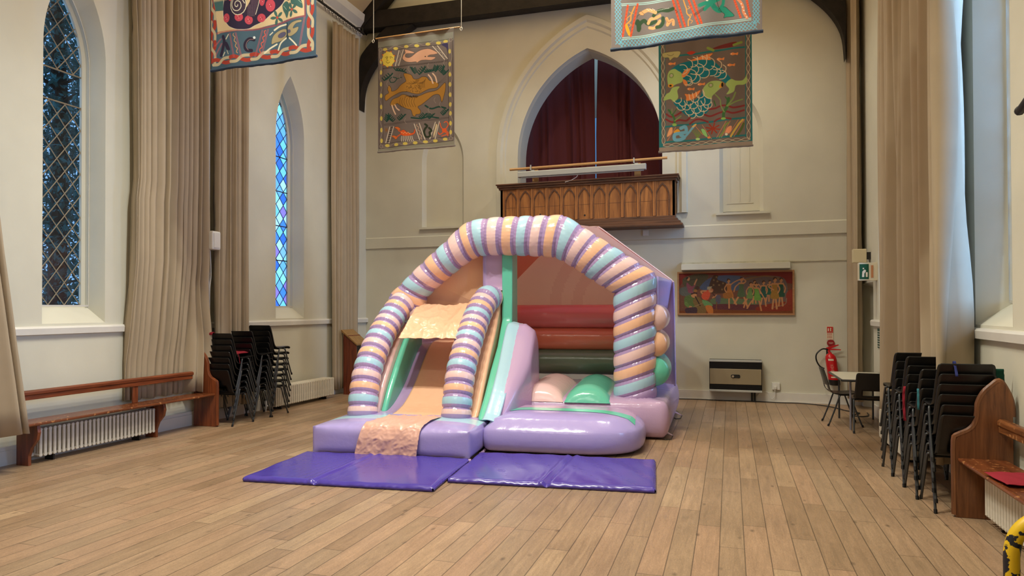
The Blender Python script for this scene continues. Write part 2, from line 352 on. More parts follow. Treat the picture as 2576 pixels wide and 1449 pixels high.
def window(idx, side, cy, half, quarry, glass, lead, depth=0.27, sill_in=1.66, gh=0.30):
    x0 = XL if side < 0 else XR; s = side
    W = thing('window_%d' % idx, (x0, cy, 1.45), '', 'window')
    for k in ('label', 'category'): del W[k]
    W['kind'] = 'structure'
    o1 = lancet(cy, half, 4.55, 5.60, 1.45); o2 = lancet(cy, gh, 4.5, 5.35, sill_in)
    o3 = lancet(cy, gh + 0.035, 4.5, 5.40, sill_in - 0.035)
    fx = lambda d: (lambda a, b: (x0 + s * d, a, b))
    mb = MB(); reveal(mb, o1, o3, fx(0), fx(depth - 0.06)); reveal(mb, o3, o3, fx(depth - 0.06), fx(depth - 0.02)); reveal(mb, o3, o2, fx(depth - 0.02), fx(depth)); reveal(mb, o2, o2, fx(depth), fx(depth + 0.04))
    mb.build('window_reveal', PLASTER, W, smooth=True, ang=25)
    mb = MB()   # inner moulding strip
    reveal(mb, lancet(cy, gh + 0.055, 4.5, 5.42, sill_in - 0.02), lancet(cy, gh + 0.03, 4.5, 5.39, sill_in - 0.0), fx(depth - 0.07), fx(depth - 0.075))
    mb.build('window_frame', TRIMP, W, smooth=False)
    # glass
    out = o2; xg = depth + 0.03
    mb = MB()
    if glass is STAIN:
        random.seed(11)
        cols = [(0.10, 0.30, 0.95, 1), (0.30, 0.75, 1.0, 1), (0.45, 0.95, 0.95, 1), (0.25, 0.55, 0.95, 1), (0.06, 0.2, 0.75, 1), (0.45, 0.25, 0.75, 1), (0.7, 0.9, 1.0, 1), (0.35, 0.6, 0.9, 1)]
        dz, dy = quarry
        def inside(y, z):
            h = gh; sp = 4.5; rise = 0.85; a = (rise * rise - h * h) / (2 * h); r = h + a
            if z < sill_in: return False
            if z <= sp: return abs(y - cy) <= h
            return (abs(y - cy) + a) ** 2 + (z - sp) ** 2 <= r * r
        nz = int(4 / dz) + 1
        for i in range(-4, 5):
            for j in range(2 * nz + 2):
                yc = cy + i * dy; zc = sill_in + j * dz / 2
                if (i + j) % 2: continue
                q = [(yc, zc - dz / 2), (yc + dy, zc), (yc, zc + dz / 2), (yc - dy, zc)]
                # clip the diamond to the light with a simple polygon clip
                poly = clip(q, o2)
                if len(poly) < 3: continue
                mb.flat(poly, fx(xg), 0, random.choice(cols))
    else:
        mb.flat(out, fx(xg))
    mb.build('glass_pane', glass, W, smooth=False, merge=False, recalc=False)
    # lead lattice
    mb = MB(); dz, dy = quarry; sl = dz / 2 / dy
    def seg(p, q, r=0.006):
        for a_, b_ in clipseg(p, q, o2):
            if idx == 1 and r < 0.008:
                lo_, hi_ = min(a_[1], b_[1]), max(a_[1], b_[1]); sg = lambda z: (a_[0] + (b_[0] - a_[0]) * (z - a_[1]) / (b_[1] - a_[1]), z)
                for z0_, z1_ in ((0, 4.03), (4.40, 9)):
                    q0, q1 = max(lo_, z0_), min(hi_, z1_)
                    if q0 < q1: c0, c1 = sg(q0), sg(q1); mb.tube([(x0 + s * (xg - 0.008), c0[0], c0[1]), (x0 + s * (xg - 0.008), c1[0], c1[1])], r, 6)
                continue
            mb.tube([(x0 + s * (xg - 0.008), a_[0], a_[1]), (x0 + s * (xg - 0.008), b_[0], b_[1])], r, 6)
    H = 4.2
    k = -40
    while k < 40:
        z = sill_in + (k + 0.5) * dz
        seg((cy - 1, z - sl), (cy + 1, z + sl)); seg((cy - 1, z + sl), (cy + 1, z - sl)); k += 1
    for z in ((4.03, 4.40) if idx == 1 else (2.45, 3.05, 3.65, 4.25)):
        seg((cy - 1, z), (cy + 1, z), 0.010)
    mb.build('lead_lattice', lead, W, smooth=True)
    return W
def clip(subj, clp):
    # Sutherland-Hodgman against a convex counter-clockwise outline
    out = list(subj)
    for i in range(len(clp)):
        a = clp[i]; b = clp[(i + 1) % len(clp)]; inp = out; out = []
        if not inp: break
        ins = lambda p: (b[0] - a[0]) * (p[1] - a[1]) - (b[1] - a[1]) * (p[0] - a[0]) >= -1e-9
        for j in range(len(inp)):
            p = inp[j]; q = inp[(j + 1) % len(inp)]
            def X():
                d1 = (b[0] - a[0]) * (p[1] - a[1]) - (b[1] - a[1]) * (p[0] - a[0]); d2 = (b[0] - a[0]) * (q[1] - a[1]) - (b[1] - a[1]) * (q[0] - a[0])
                t = d1 / (d1 - d2); return (p[0] + t * (q[0] - p[0]), p[1] + t * (q[1] - p[1]))
            if ins(q):
                if not ins(p): out.append(X())
                out.append(q)
            elif ins(p): out.append(X())
    return out
def clipseg(p, q, clp):
    t0, t1 = 0.0, 1.0
    for i in range(len(clp)):
        a = clp[i]; b = clp[(i + 1) % len(clp)]
        d1 = (b[0] - a[0]) * (p[1] - a[1]) - (b[1] - a[1]) * (p[0] - a[0]); d2 = (b[0] - a[0]) * (q[1] - a[1]) - (b[1] - a[1]) * (q[0] - a[0])
        if d1 < 0 and d2 < 0: return []
        if d1 < 0: t0 = max(t0, d1 / (d1 - d2))
        elif d2 < 0: t1 = min(t1, d1 / (d1 - d2))
    if t0 >= t1: return []
    L_ = lambda t: (p[0] + t * (q[0] - p[0]), p[1] + t * (q[1] - p[1]))
    return [(L_(t0), L_(t1))]
window(1, -1, 5.84, 0.39, (0.262, 0.100), GLASS, LEADM)
window(2, -1, 9.83, 0.39, (0.235, 0.100), STAIN, LEADD)
for c_, i_ in WRT: window(i_, 1, c_, 0.41, (0.262, 0.1), GLASS, LEADM, depth=0.30)

# dado rails, skirting, string course, cornice
mb = MB(); prof = [(0, 1.325), (0.045, 1.335), (0.05, 1.40), (0.035, 1.42), (0, 1.425)]
mb.prism(prof, lambda a, b, h: (XL + a, h, b), YF, YB); mb.build('trim_1', TRIMP, kind='structure', smooth=False)
mb = MB(); mb.prism(prof, lambda a, b, h: (XR - a, h, b), YF, 11.30); mb.build('trim_2', TRIMP, kind='structure', smooth=False)
mb = MB(); mb.box((XL, YF, 0), (XL + 0.03, YB, 0.19)); mb.box((XL, YF, 0), (XL + 0.045, YB, 0.15)); mb.build('baseboard_left', TRIMP, kind='structure', smooth=False)
mb = MB(); mb.box((XR - 0.03, YF, 0), (XR, 11.28, 0.17)); mb.build('baseboard_right', TRIMP, kind='structure', smooth=False)
mb = MB(); mb.box((XL, YB - 0.035, 0), (XR, YB, 0.16)); mb.box((XL, YB - 0.045, 0), (XR, YB, 0.02)); mb.build('baseboard_back', TRIMP, kind='structure', smooth=False)
mb = MB(); mb.prism([(0, 2.835), (0.025, 2.845), (0.02, 3.05), (0, 3.07)], lambda a, b, h: (h, YB - a, b), XL, XR); mb.build('trim_3', PLASTER, kind='structure', smooth=False)
mb = MB(); mb.prism([(0, 7.15), (0.04, 7.18), (0.05, 7.3), (0.14, 7.42), (0.16, 7.56), (0, 7.6)], lambda a, b, h: (XL + a, h, b), YF, YB); mb.build('trim_4', TRIMP, kind='structure', smooth=False)
mb = MB(); mb.prism([(0, 7.15), (0.04, 7.18), (0.05, 7.3), (0.14, 7.42), (0.16, 7.56), (0, 7.6)], lambda a, b, h: (XR - a, h, b), YF, YB); mb.build('trim_5', TRIMP, kind='structure', smooth=False)
# door recess on the right wall
D = MB(); d0 = 0.16
D.add([(XR, 11.32, 0), (XR + d0, 11.42, 0), (XR + d0, 12.1, 0), (XR, 12.2, 0), (XR, 11.32, 1.99), (XR + d0, 11.42, 1.9), (XR + d0, 12.1, 1.9), (XR, 12.2, 1.99)], [(0, 1, 5, 4), (1, 2, 6, 5), (2, 3, 7, 6), (4, 5, 6, 7)])
D.build('door_1', PLASTER, kind='structure', smooth=False)
# pointed arch mouldings on the back wall
mb = MB(); Yd = lambda d: (lambda a, b: (a, YB + d, b))
steps = [(1.80, 7.08, 0.0), (1.78, 7.06, -0.05), (1.70, 6.97, -0.05), (1.66, 6.93, -0.02), (1.62, 6.86, -0.02), (1.56, 6.78, 0.03), (1.52, 6.70, 0.03), (1.46, 6.60, 0.09), (1.42, 6.54, 0.09), (1.36, 6.45, 0.16), (1.36, 6.45, 0.55)]
for (h1, a1, e1), (h2, a2, e2) in zip(steps, steps[1:]):
    o1 = arch_in(h1, a1, 3.3)[1:]; o2 = arch_in(h2, a2, 3.3)[1:]; o1.append((AX - h1, 3.3)); o2.append((AX - h2, 3.3)); n = len(o1)
    vs = [Yd(e1)(*p) for p in o1] + [Yd(e2)(*p) for p in o2]
    mb.add(vs, [(i, i + 1, i + 1 + n, i + n) for i in range(n - 1)])
mb.build('trim_6', PLASTER, kind='structure', smooth=True, ang=15)
mb = MB(); mb.box((AX - 2.2, YB + 1.6, 3.0), (AX - 0.35, YB + 1.65, 6.9)); mb.box((AX + 0.5, YB + 1.6, 3.0), (AX + 2.2, YB + 1.65, 6.9)); mb.box((AX - 0.35, YB + 1.6, 5.6), (AX + 0.5, YB + 1.65, 6.9)); mb.box((AX - 2.2, YB + 0.02, 3.0), (AX + 2.2, YB + 1.6, 3.2)); mb.build('wall_gallery', PLASTER, kind='structure', smooth=False)
mb = MB(); mb.box((AX - 0.36, YB + 1.62, 3.0), (AX + 0.51, YB + 1.63, 5.65)); mb.build('window_6', GLASS, kind='structure', smooth=False)
# blind niches
for k, (cx, half, z0, spr, apx, dep, sx0, sx1) in enumerate([(-5.43, 0.45, 3.24, 4.55, 5.34, 0.09, -5.92, -4.94), (0.20, 0.36, 3.27, 4.6, 5.36, 0.10, -0.22, 0.66)]):
    o1 = lancet(cx, half, spr, apx, z0); o2 = lancet(cx, half - 0.06, spr, apx - 0.08, z0 + 0.0)
    mb = MB(); reveal(mb, o1, o2, Yd(0), Yd(dep)); mb.flat(o2, Yd(dep))
    if k == 1:
        for xx in (-0.04, 0.12, 0.28): mb.box((cx + xx - 0.012 - 0.15, YB + dep - 0.008, z0 + 0.18), (cx + xx + 0.012 - 0.15, YB + dep, 4.9))
        mb.box((cx - 0.24, YB + dep - 0.008, z0 + 0.16), (cx + 0.2, YB + dep, z0 + 0.185))
    mb.box((sx0, YB - 0.05, z0 - 0.045), (sx1, YB, z0 - 0.005))
    mb.build('trim_%d' % (7 + k), PLASTER, kind='structure', smooth=False)
    if k == 1:
        mb = MB(); op = lancet(cx, half - 0.045, spr, apx - 0.06, z0 + 0.01)
        vs = [Yd(dep - 0.004)(*p) for p in op]; ip = lancet(cx, half - 0.055, spr, apx - 0.075, z0 + 0.02); n = len(op)
        mb.add(vs + [Yd(dep - 0.006)(*p) for p in ip], [(i, (i + 1) % n, (i + 1) % n + n, i + n) for i in range(n)])
        mb.build('trim_9', IRON, kind='structure', smooth=False)
# roof truss against the back wall
mb = MB()
mb.prism([(XL, 7.28), (XR, 7.12), (XR, 7.45), (XL, 7.62)], lambda a, b, h: (a, h, b), 12.06, 12.30)
for sgn in (1, -1):
    mx = (lambda x: x) if sgn > 0 else (lambda x: -5.32 - x)
    O_ = [(-7.14, 6.0), (-7.14, 6.62), (-7.02, 6.86), (-6.72, 7.12), (-6.42, 7.34)]; I_ = [(-7.14, 5.65), (-7.08, 6.14), (-6.83, 6.57), (-6.36, 7.0), (-5.95, 7.24)]
    O_ = catmull([(a, b, 0) for a, b in O_], 5); I_ = catmull([(a, b, 0) for a, b in I_], 5)
    poly = [(mx(p.x), p.y) for p in O_] + [(mx(p.x), p.y) for p in I_[::-1]]
    mb.prism(poly, lambda a, b, h: (a, h, b), 12.08, 12.28)
    r0 = [(XL, 7.45), (XL, 7.78), (XC, 7.78 + 4.6), (XC, 7.45 + 4.6)]
    mb.prism([(mx(a), b - 0.25) for a, b in r0], lambda a, b, h: (a, h, b), 12.04, 12.30)
mb.build('trim_10', BEAMM, kind='structure', smooth=False)

# white pipe casing between the two left curtains
mb = MB(); mb.box((XL, 7.70, 0.19), (XL + 0.14, 7.80, 7.2)); mb.build('trim_11', TRIMP, kind='structure', smooth=False, bevel=0.01)

# trees outside the left windows
LEAF = mat('dark_leaves', srgb(30, 74, 66), 0.5, 0.4)
LEAF2 = mat('blue_green_leaves', srgb(60, 120, 120), 0.5, 0.4)
BARK = mat('bark', srgb(58, 48, 42), 0.9, 0.1)
def tree(loc, label, seed, h=5.5):
    random.seed(seed); T = thing('tree', loc, label, 'tree', None)
    x, y, z = loc
    mb = MB(); mb.tube([(x, y, -1), (x + 0.1, y, 1.5), (x, y + 0.15, h * 0.6), (x, y, h)], [0.16, 0.13, 0.09, 0.03], 8)
    for k in range(26):
        z1 = random.uniform(0.2, h); a = random.uniform(0, 2 * PI); l = random.uniform(0.6, 1.5)
        mb.tube([(x, y, z1), (x + math.cos(a) * l * 0.5, y + math.sin(a) * l * 0.5, z1 + 0.2), (x + math.cos(a) * l, y + math.sin(a) * l, z1 + 0.25)], [0.035, 0.02, 0.008], 5)
    mb.build('trunk', BARK, T)
    mb = MB()
    for k in range(22000):
        a = random.uniform(0, 2 * PI); r = 1.75 * math.sqrt(random.random()); zz = random.uniform(-0.6, h)
        c = Vector((x + r * math.cos(a), y + r * math.sin(a), zz)); d = Vector((random.gauss(0, 1), random.gauss(0, 1), random.gauss(0, 1))).normalized()
        e = d.orthogonal().normalized(); l = random.uniform(0.035, 0.07); w_ = l * 0.4
        mb.add([c - d * l, c + e * w_, c + d * l, c - e * w_ + d.cross(e) * 0.01], [(0, 1, 2), (0, 2, 3)], 0 if random.random() < 0.7 else 1)
    mb.build('foliage', [LEAF, LEAF2], T, smooth=False, merge=False, recalc=False)
tree((-9.9, 7.7, 0), 'leafy dark tree filling the near left lattice window', 5, 8.0)
tree((-14.2, 11.0, 0), 'leafy dark tree farther off behind the near left lattice window', 6, 10.0)

# ------------------------------------------------------------------ curtains
def curtain(x, z0, z1, ylo, yhi, folds, amp, label, grp=None, seed=1, parts=True, side=1, nz=26, name='curtain', material=None, axis='y', lean=0.0, shift=None, damp=False):
    """ylo(z), yhi(z) give the two edges"""
    random.seed(seed); ph = [random.uniform(0, 2 * PI) for _ in range(8)]; n = folds * 14
    def fn(u, v):
        z = z0 + (z1 - z0) * v
        uu = u + 0.012 * math.sin(3.0 * v * 2 + ph[0]) + 0.5 / folds * 0.5 * math.sin(2 * PI * u * 2 + ph[1])
        y = ylo(z) + (yhi(z) - ylo(z)) * u
        a = amp * (0.75 + 0.35 * math.sin(2 * PI * u * 1.7 + ph[2])) * (1.0 + 0.25 * (1 - v))
        if damp: a *= 1 - 0.62 * min(1, max(0, (1.3 - z) / 0.5)) * min(1, max(0, (0.84 - u) / 0.06))
        w0 = PI * uu * folds * 1.25 + 0.35 * math.sin(2 * PI * v * 0.7 + ph[3] + 5 * u) + 0.9 * math.sin(2 * PI * u * 2.3 + ph[7]); w1 = 2.2 * (math.sin(w0) ** 2 + 0.004) ** 0.36 - 1.4
        d = a * (w1 + 0.18 * math.sin(2 * PI * uu * folds * 2 + ph[4] + 1.2 * v) + 0.22 * math.sin(2 * PI * uu * folds * 0.5 + ph[5]))
        y += 0.28 * a * math.cos(2 * PI * uu * folds)
        zz = z + (0.012 * math.sin(2 * PI * u * folds * 0.5 + ph[6]) if v == 0 else 0)
        if shift: d += shift(u, z)
        return (x + side * (d + lean * (1 - v)), y, zz) if axis == 'y' else (y, x + d, zz)
    mb = MB(); mb.grid(fn, n, nz)
    o = mb.build(name, material or CURT, smooth=True, ang=180, solid=0.006, recalc=False, origin=((x, ylo(z0), z0) if axis == 'y' else (ylo(z0), x, z0)))
    return tag(o, label, 'curtain', grp)
curtain(-7.075, 0.475, 7.0, lambda z: 6.43 + (0.03 if z > 3 else 0.0), lambda z: 7.66 - 0.04 * max(0, 1 - z), 10, 0.080, 'long beige curtain hanging beside the lattice window, its hem on the left bench', seed=3,
        damp=True,
        shift=lambda u, z: 0.0 + 0.10 * min(1, max(0, (z - 1.0) / 1.2)) + 0.17 * min(1, max(0, (u - 0.80) / 0.06)) * min(1, max(0, (1.9 - z) / 0.8)))
curtain(-6.93, 0.20, 7.0, lambda z: 7.84, lambda z: 8.43, 6, 0.065, 'beige curtain hanging behind the three left chair stacks', seed=4)
curtain(-7.035, 0.10, 7.0, lambda z: 10.93, lambda z: 11.84, 8, 0.045, 'beige curtain hanging in the far left corner behind the lectern', seed=5)
curtain(-6.60, 0.39, 7.0, lambda z: 3.4, lambda z: 4.93 - 0.13 * min(z, 3.2) ** 1.0 - 0.05 * max(0, z - 3.2), 8, 0.07, 'beige curtain at the left edge of the picture, hanging over the near bench end', seed=6)
curtain(1.925, 0.12, 7.0, lambda z: 11.72, lambda z: 12.26, 4, 0.060, 'narrow beige curtain hanging beside the exit sign in the far right corner', seed=7, side=-1)
curtain(1.82, 0.25, 7.0, lambda z: 6.60, lambda z: 9.55, 9, 0.115, 'wide beige curtain hanging behind the four right chair stacks', seed=8, side=-1)
for side, X in ((-1, -6.93), (1, 1.83)):
    R_ = thing('curtain_rail', (X, 4, 7.1), ('dark curtain rail with rings high along the left wall' if side < 0 else 'dark curtain rail high along the right wall'), 'curtain rail')
    mb = MB(); mb.tube([(X, YF, 7.1), (X, 11.9, 7.1)], 0.022, 10); mb.build('rod', IRON, R_)
    for yy in (0.5, 4.5, 8.3, 10.45, 11.85):
        mb = MB(); mb.box((X - 0.015, yy - 0.015, 7.09), (X + 0.015, yy + 0.015, 7.13)); mb.tube([(X, yy, 7.13), (X, yy, 7.2), (X + side * 0.22, yy, 7.25)], 0.012, 6); mb.build('bracket', IRON, R_)
    if side < 0:
        proto = None
        for k in range(11):
            yy = 10.55 + k * 0.12
            if proto is None:
                mb = MB(); mb.tube([(X + 0.032 * math.cos(a * PI / 6), yy, 7.085 + 0.032 * math.sin(a * PI / 6)) for a in range(13)], 0.005, 5, cap=False)
                mb.tube([(X, yy, 7.053), (X, yy, 7.0)], 0.004, 5); proto = mb.build('curtain_ring', IRON, R_)
            else:
                c = proto.copy(); COL.objects.link(c); c.parent = R_; c.location = (0, k * 0.12, 0)

# dark red curtains in the arch
curtain(13.1, 3.2, 6.8, lambda z: -4.1, lambda z: -2.505 + 0.00 * z, 5, 0.05, 'dark red curtain filling the left half of the pointed arch', seed=9, axis='x', material=CURTR)
curtain(13.1, 3.2, 6.8, lambda z: -2.487 + 0.025 * max(0, z - 5.0), lambda z: -0.8, 5, 0.05, 'dark red curtain filling the right half of the pointed arch', seed=10, axis='x', material=CURTR)

# ------------------------------------------------------------------ the bouncy castle
CL = {
 'lilac': srgb(194, 164, 200), 'mauve': srgb(172, 146, 190), 'pink': srgb(240, 204, 200), 'peach': srgb(246, 194, 158),
 'blue': srgb(174, 212, 228), 'mint': srgb(104, 200, 172), 'daylit_lilac': srgb(172, 158, 214), 'rose': srgb(206, 150, 150), 'shaded_rose': srgb(214, 116, 118), 'shaded_peach': srgb(216, 124, 98), 'shaded_mint': srgb(108, 132, 114), 'faded_peach': srgb(238, 200, 184), 'faded_pink': srgb(230, 186, 172)}  # darker inner vinyls carry interior shade, the bluish lilac carries daylight
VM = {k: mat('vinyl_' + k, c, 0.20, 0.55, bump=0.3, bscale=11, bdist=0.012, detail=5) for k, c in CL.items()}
def translucent(m, c, f):
    nt = m.node_tree; t = nt.nodes.new('ShaderNodeBsdfTranslucent'); t.inputs[0].default_value = c
    mx = nt.nodes.new('ShaderNodeMixShader'); mx.inputs[0].default_value = f; out = nt.nodes['Material Output']; p = nt.nodes['Principled BSDF']
    nt.links.new(p.outputs[0], mx.inputs[1]); nt.links.new(t.outputs[0], mx.inputs[2]); nt.links.new(mx.outputs[0], out.inputs[0])
translucent(VM['faded_peach'], srgb(250, 206, 186), 0.6); translucent(VM['faded_pink'], srgb(246, 198, 180), 0.6)
for k_ in ('pink', 'peach', 'lilac'): VM['roof_' + k_] = mat('roof_vinyl_' + k_, CL[k_], 0.24, 0.5, bump=0.2, bscale=12, bdist=0.01); translucent(VM['roof_' + k_], srgb(250, 190, 160) if k_ != 'lilac' else srgb(214, 160, 190), 0.45)
CLOTHV = mat('loose_peach_vinyl', CL['peach'], 0.28, 0.5, bump=0.35, bscale=9, bdist=0.02, detail=7)
CLOTHP = mat('loose_pink_vinyl', srgb(228, 178, 158), 0.30, 0.5, bump=0.35, bscale=9, bdist=0.02, detail=7)
TH = math.radians(6.0)
BC = thing('bouncy_castle', (-4.39, 6.44, 0), 'pastel striped inflatable bouncy castle with a slide, standing in the middle of the hall', 'bouncy castle', rz=TH)

def offset(poly, d):
    n = len(poly); out = []
    for i in range(n):
        p0 = Vector(poly[i - 1]); p1 = Vector(poly[i]); p2 = Vector(poly[(i + 1) % n])
        t = (p2 - p0).normalized(); nn = Vector((t.y, -t.x)); out.append(p1 + nn * d)
    return out
def resample(poly, step):
    out = []; n = len(poly)
    for i in range(n):
        a = Vector(poly[i]); b = Vector(poly[(i + 1) % n]); k = max(1, int((b - a).length / step))
        out += [tuple(a.lerp(b, j / k)) for j in range(k)]
    return out
def rnd(poly, r, k=4):
    out = []; n = len(poly)
    for i in range(n):
        p0 = Vector(poly[i - 1]); p = Vector(poly[i]); p2 = Vector(poly[(i + 1) % n])
        a = p + (p0 - p).normalized() * min(r, (p0 - p).length * 0.45); b = p + (p2 - p).normalized() * min(r, (p2 - p).length * 0.45)
        for j in range(k + 1):
            t = j / k; out.append(tuple((a * (1 - t) ** 2 + p * 2 * t * (1 - t) + b * t * t)))
    return out
def inflate(mb, poly, h0, h1, fn, bs=0.04, b1=0.05, b0=0.0, step=0.05, pucker=0.004, m=0, m1=None, rings=8, mt=None, capk=3.2):
    """poly counter-clockwise in (a,b); side face from h0 to h1 bulges bs, the far cap b1"""
    P = resample(poly, step); n = len(P); c = Vector((sum(p[0] for p in P) / n, sum(p[1] for p in P) / n))
    vs = []; fs = []; ms = []
    for j in range(rings + 1):
        t = j / rings; h = h0 + (h1 - h0) * t; d = bs * math.sqrt(max(0, math.sin(PI * t)))
        Q = offset(P, d)
        for i, q in enumerate(Q):
            e = min(t, 1 - t); pk = pucker * math.exp(-e * abs(h1 - h0) / 0.06) * math.sin(i * 2.4 + 3 * math.sin(i * 0.37))
            vs.append(fn(q.x, q.y, h + (pk if 0 < j < rings else 0)))
    for j in range(rings):
        for i in range(n):
            fs.append((j * n + i, j * n + (i + 1) % n, (j + 1) * n + (i + 1) % n, (j + 1) * n + i)); ms.append(m)
    def cap(base, h, b, flip, mm):
        K = 9; o = base
        for k in range(1, K + 1):
            s_ = 1 - (k / K) ** 1.0; st = len(vs)
            for i, p in enumerate(P):
                q = c + (Vector(p) - c) * max(s_, 0.004)
                edge = min(1.0, (1 - s_) * capk); prof = math.sqrt(max(0, 1 - (1 - edge) ** 2))
                pk = pucker * 1.5 * math.exp(-(1 - s_) * 9) * math.sin(i * 2.1 + 3 * math.sin(i * 0.31))
                vs.append(fn(q.x, q.y, h + b * prof + pk))
            for i in range(n):
                f = (o + i, o + (i + 1) % n, st + (i + 1) % n, st + i); fs.append(f[::-1] if flip else f)
                if callable(mm):
                    qx = sum((c + (Vector(P[z]) - c) * s_).x for z in (i, (i + 1) % n)) / 2; qy = sum((c + (Vector(P[z]) - c) * s_).y for z in (i, (i + 1) % n)) / 2
                    ms.append(mm(qx, qy))
                else: ms.append(mm)
            o = st
    cap(rings * n, h1, b1, False, m1 if m1 is not None else m)
    cap(0, h0, -b0, True, m)
    mb.add(vs, fs, ms)
XYZ = lambda a, b, h: (a, b, h)          # lying outline
YZX = lambda a, b, h: (h, a, b)          # upright slab, outline in (y, z), thickness along x
from mathutils import noise as NZ
def crumple(x, y, sc, amp, seed=0.0):
    h = 0
    for k in range(3):
        f = sc * 2 ** k; h += (1 - abs(NZ.noise(Vector((x * f + seed, y * f * 0.8 + 3 * k, seed))) * 2.2)) / 1.7 ** k
    return amp * (h - 1.2)
def cast(mb, name, mats, label=None, parent=BC, **k):
    k.setdefault('ang', 75)
    return mb.build(name, mats, parent, label=label, **k)
def grid_block(mb, x0, x1, y0, y1, z0, z1, b, mtop=None, nx=40, ny=22, m=0, bt=None, taper=0.0):
    """cushion block whose faces are split on straight rows so bands of colour run straight"""
    bt = b if bt is None else bt
    g = lambda a: 1 - abs(2 * a - 1) ** 5
    def P(u, v, t):   # unit cube
        x = x0 + (x1 - x0) * u; y = y0 + (y1 - y0) * v; z = z0 + (z1 - z0) * t
        x += (b * (1 if u == 1 else -1 if u == 0 else 0)) * g(v) * g(t)
        y += (b * (1 if v == 1 else -1 if v == 0 else 0)) * g(u) * g(t)
        z += (bt if t == 1 else 0) * g(u) * g(v)
        if t == 1 or v == 0: z += 0.003 * math.sin(u * 95 + 2 * math.sin(u * 23)) * (math.exp(-v * 14) if t == 1 else math.exp(-(1 - t) * 7)) * (1 if 0 < u < 1 else 0)
        return (x, y, z)
    nz = 10
    mb.grid(lambda u, v: P(u, v, 1), nx, ny, (lambda u, v: mtop(y0 + (y1 - y0) * (v + 0.5 / ny), x0 + (x1 - x0) * (u + 0.5 / nx))) if mtop else m)
    mb.grid(lambda u, v: P(u, v, 0), nx, ny, m)
    mb.grid(lambda u, v: P(u, 0, v), nx, nz, m); mb.grid(lambda u, v: P(u, 1, v), nx, nz, m)
    mb.grid(lambda u, v: P(0, u, v), ny, nz, m); mb.grid(lambda u, v: P(1, u, v), ny, nz, m)

# landing block in front of the slide
mb = MB(); grid_block(mb, 0.0, 1.79, 0.0, 1.0, 0.03, 0.31, 0.035, lambda y, x: 1 if 0.36 < y < 0.62 else 0, nx=72, ny=30, bt=0.045)
cast(mb, 'landing', [VM['daylit_lilac'], VM['blue']], 'mauve landing cushion at the foot of the slide')  # lilac vinyl coloured bluer for low daylight and mat bounce, step too
mb = MB()
for a, b in (((-0.03, -0.02), (1.82, -0.02)), ((1.82, -0.02), (1.8, 0.62))):
    n = 30; A = Vector(a); B = Vector(b); nn = Vector(((B - A).y, -(B - A).x)).normalized()
    mb.grid(lambda u, v: tuple((A.lerp(B, u) + nn * (0.02 + 0.02 * v + 0.005 * math.sin(u * 40)))) + (0.035 - 0.02 * v + 0.004 * math.sin(u * 57),), n, 1)
cast(mb, 'skirt_hem', VM['lilac'], solid=0.003)

# front step with the rounded right end
step = [(1.84, 0.44), (3.02, 0.42), (3.30, 0.50), (3.47, 0.66), (3.54, 0.90), (3.55, 1.22), (3.50, 1.54), (1.84, 1.54)]
mb = MB(); inflate(mb, rnd(step, 0.12), 0.03, 0.29, XYZ, bs=0.05, b1=0.13, step=0.035, pucker=0.006, rings=12, capk=1.8)
cast(mb, 'step_cushion', VM['daylit_lilac'])
from mathutils.bvhtree import BVHTree
bmt = bmesh.new(); bmt.from_mesh([o for o in BC.children if o.name == 'step_cushion'][0].data); STEPT = BVHTree.FromBMesh(bmt)
def on_step(x, y):
    h = STEPT.ray_cast(Vector((x, y, 1)), Vector((0, 0, -1))); return (h[0].z if h[0] else 0.28) + 0.004
mb = MB()
def band(u, v):
    x = 1.90 + 1.58 * u; y = 0.90 + 0.20 * v - 0.14 * u ** 3
    return (x, y, on_step(x, y))
mb.grid(band, 40, 4); cast(mb, 'step_stripe', VM['mint'], 'mint green stripe across the step')
mb = MB(); mb.grid(lambda u, v: (1.90 + 1.58 * u, 1.10 + 0.40 * v - 0.14 * u ** 3 * (1 - v), on_step(1.90 + 1.58 * u, 1.10 + 0.40 * v - 0.14 * u ** 3 * (1 - v))), 40, 12); cast(mb, 'step_top_panel', VM['lilac'])

# main base
base = [(1.72, 1.56), (3.80, 1.56), (4.00, 3.95), (0.05, 3.95), (0.05, 2.0), (1.72, 2.0)]
mb = MB(); inflate(mb, rnd(base, 0.05), 0.03, 0.46, XYZ, bs=0.07, b1=0.03, step=0.05, pucker=0.008, rings=12)
cast(mb, 'base', VM['lilac'], 'lilac inflated base of the bouncing area')
# floor ridges of the bouncing bed
for x0, x1, y0, c in ((1.98, 2.58, 1.52, 'pink'), (2.59, 3.16, 1.50, 'mint'), (3.17, 3.6, 2.3, 'pink'), (1.40, 1.97, 2.3, 'pink')):
    mb = MB()
    def fn(u, v):
        g = math.sin(PI * u) ** 0.5; e = min(1, v * 7, (1 - v) * 7); e = math.sqrt(max(0, 1 - (1 - e) ** 2))
        return (x0 + (x1 - x0) * u, y0 + (3.30 - y0) * v, 0.435 + 0.21 * g * e + 0.004 * math.sin(v * 120) * (1 - g))
    mb.grid(fn, 24, 60); cast(mb, 'bed_ridge', VM[c], c + ' inflated ridge of the bouncing bed')

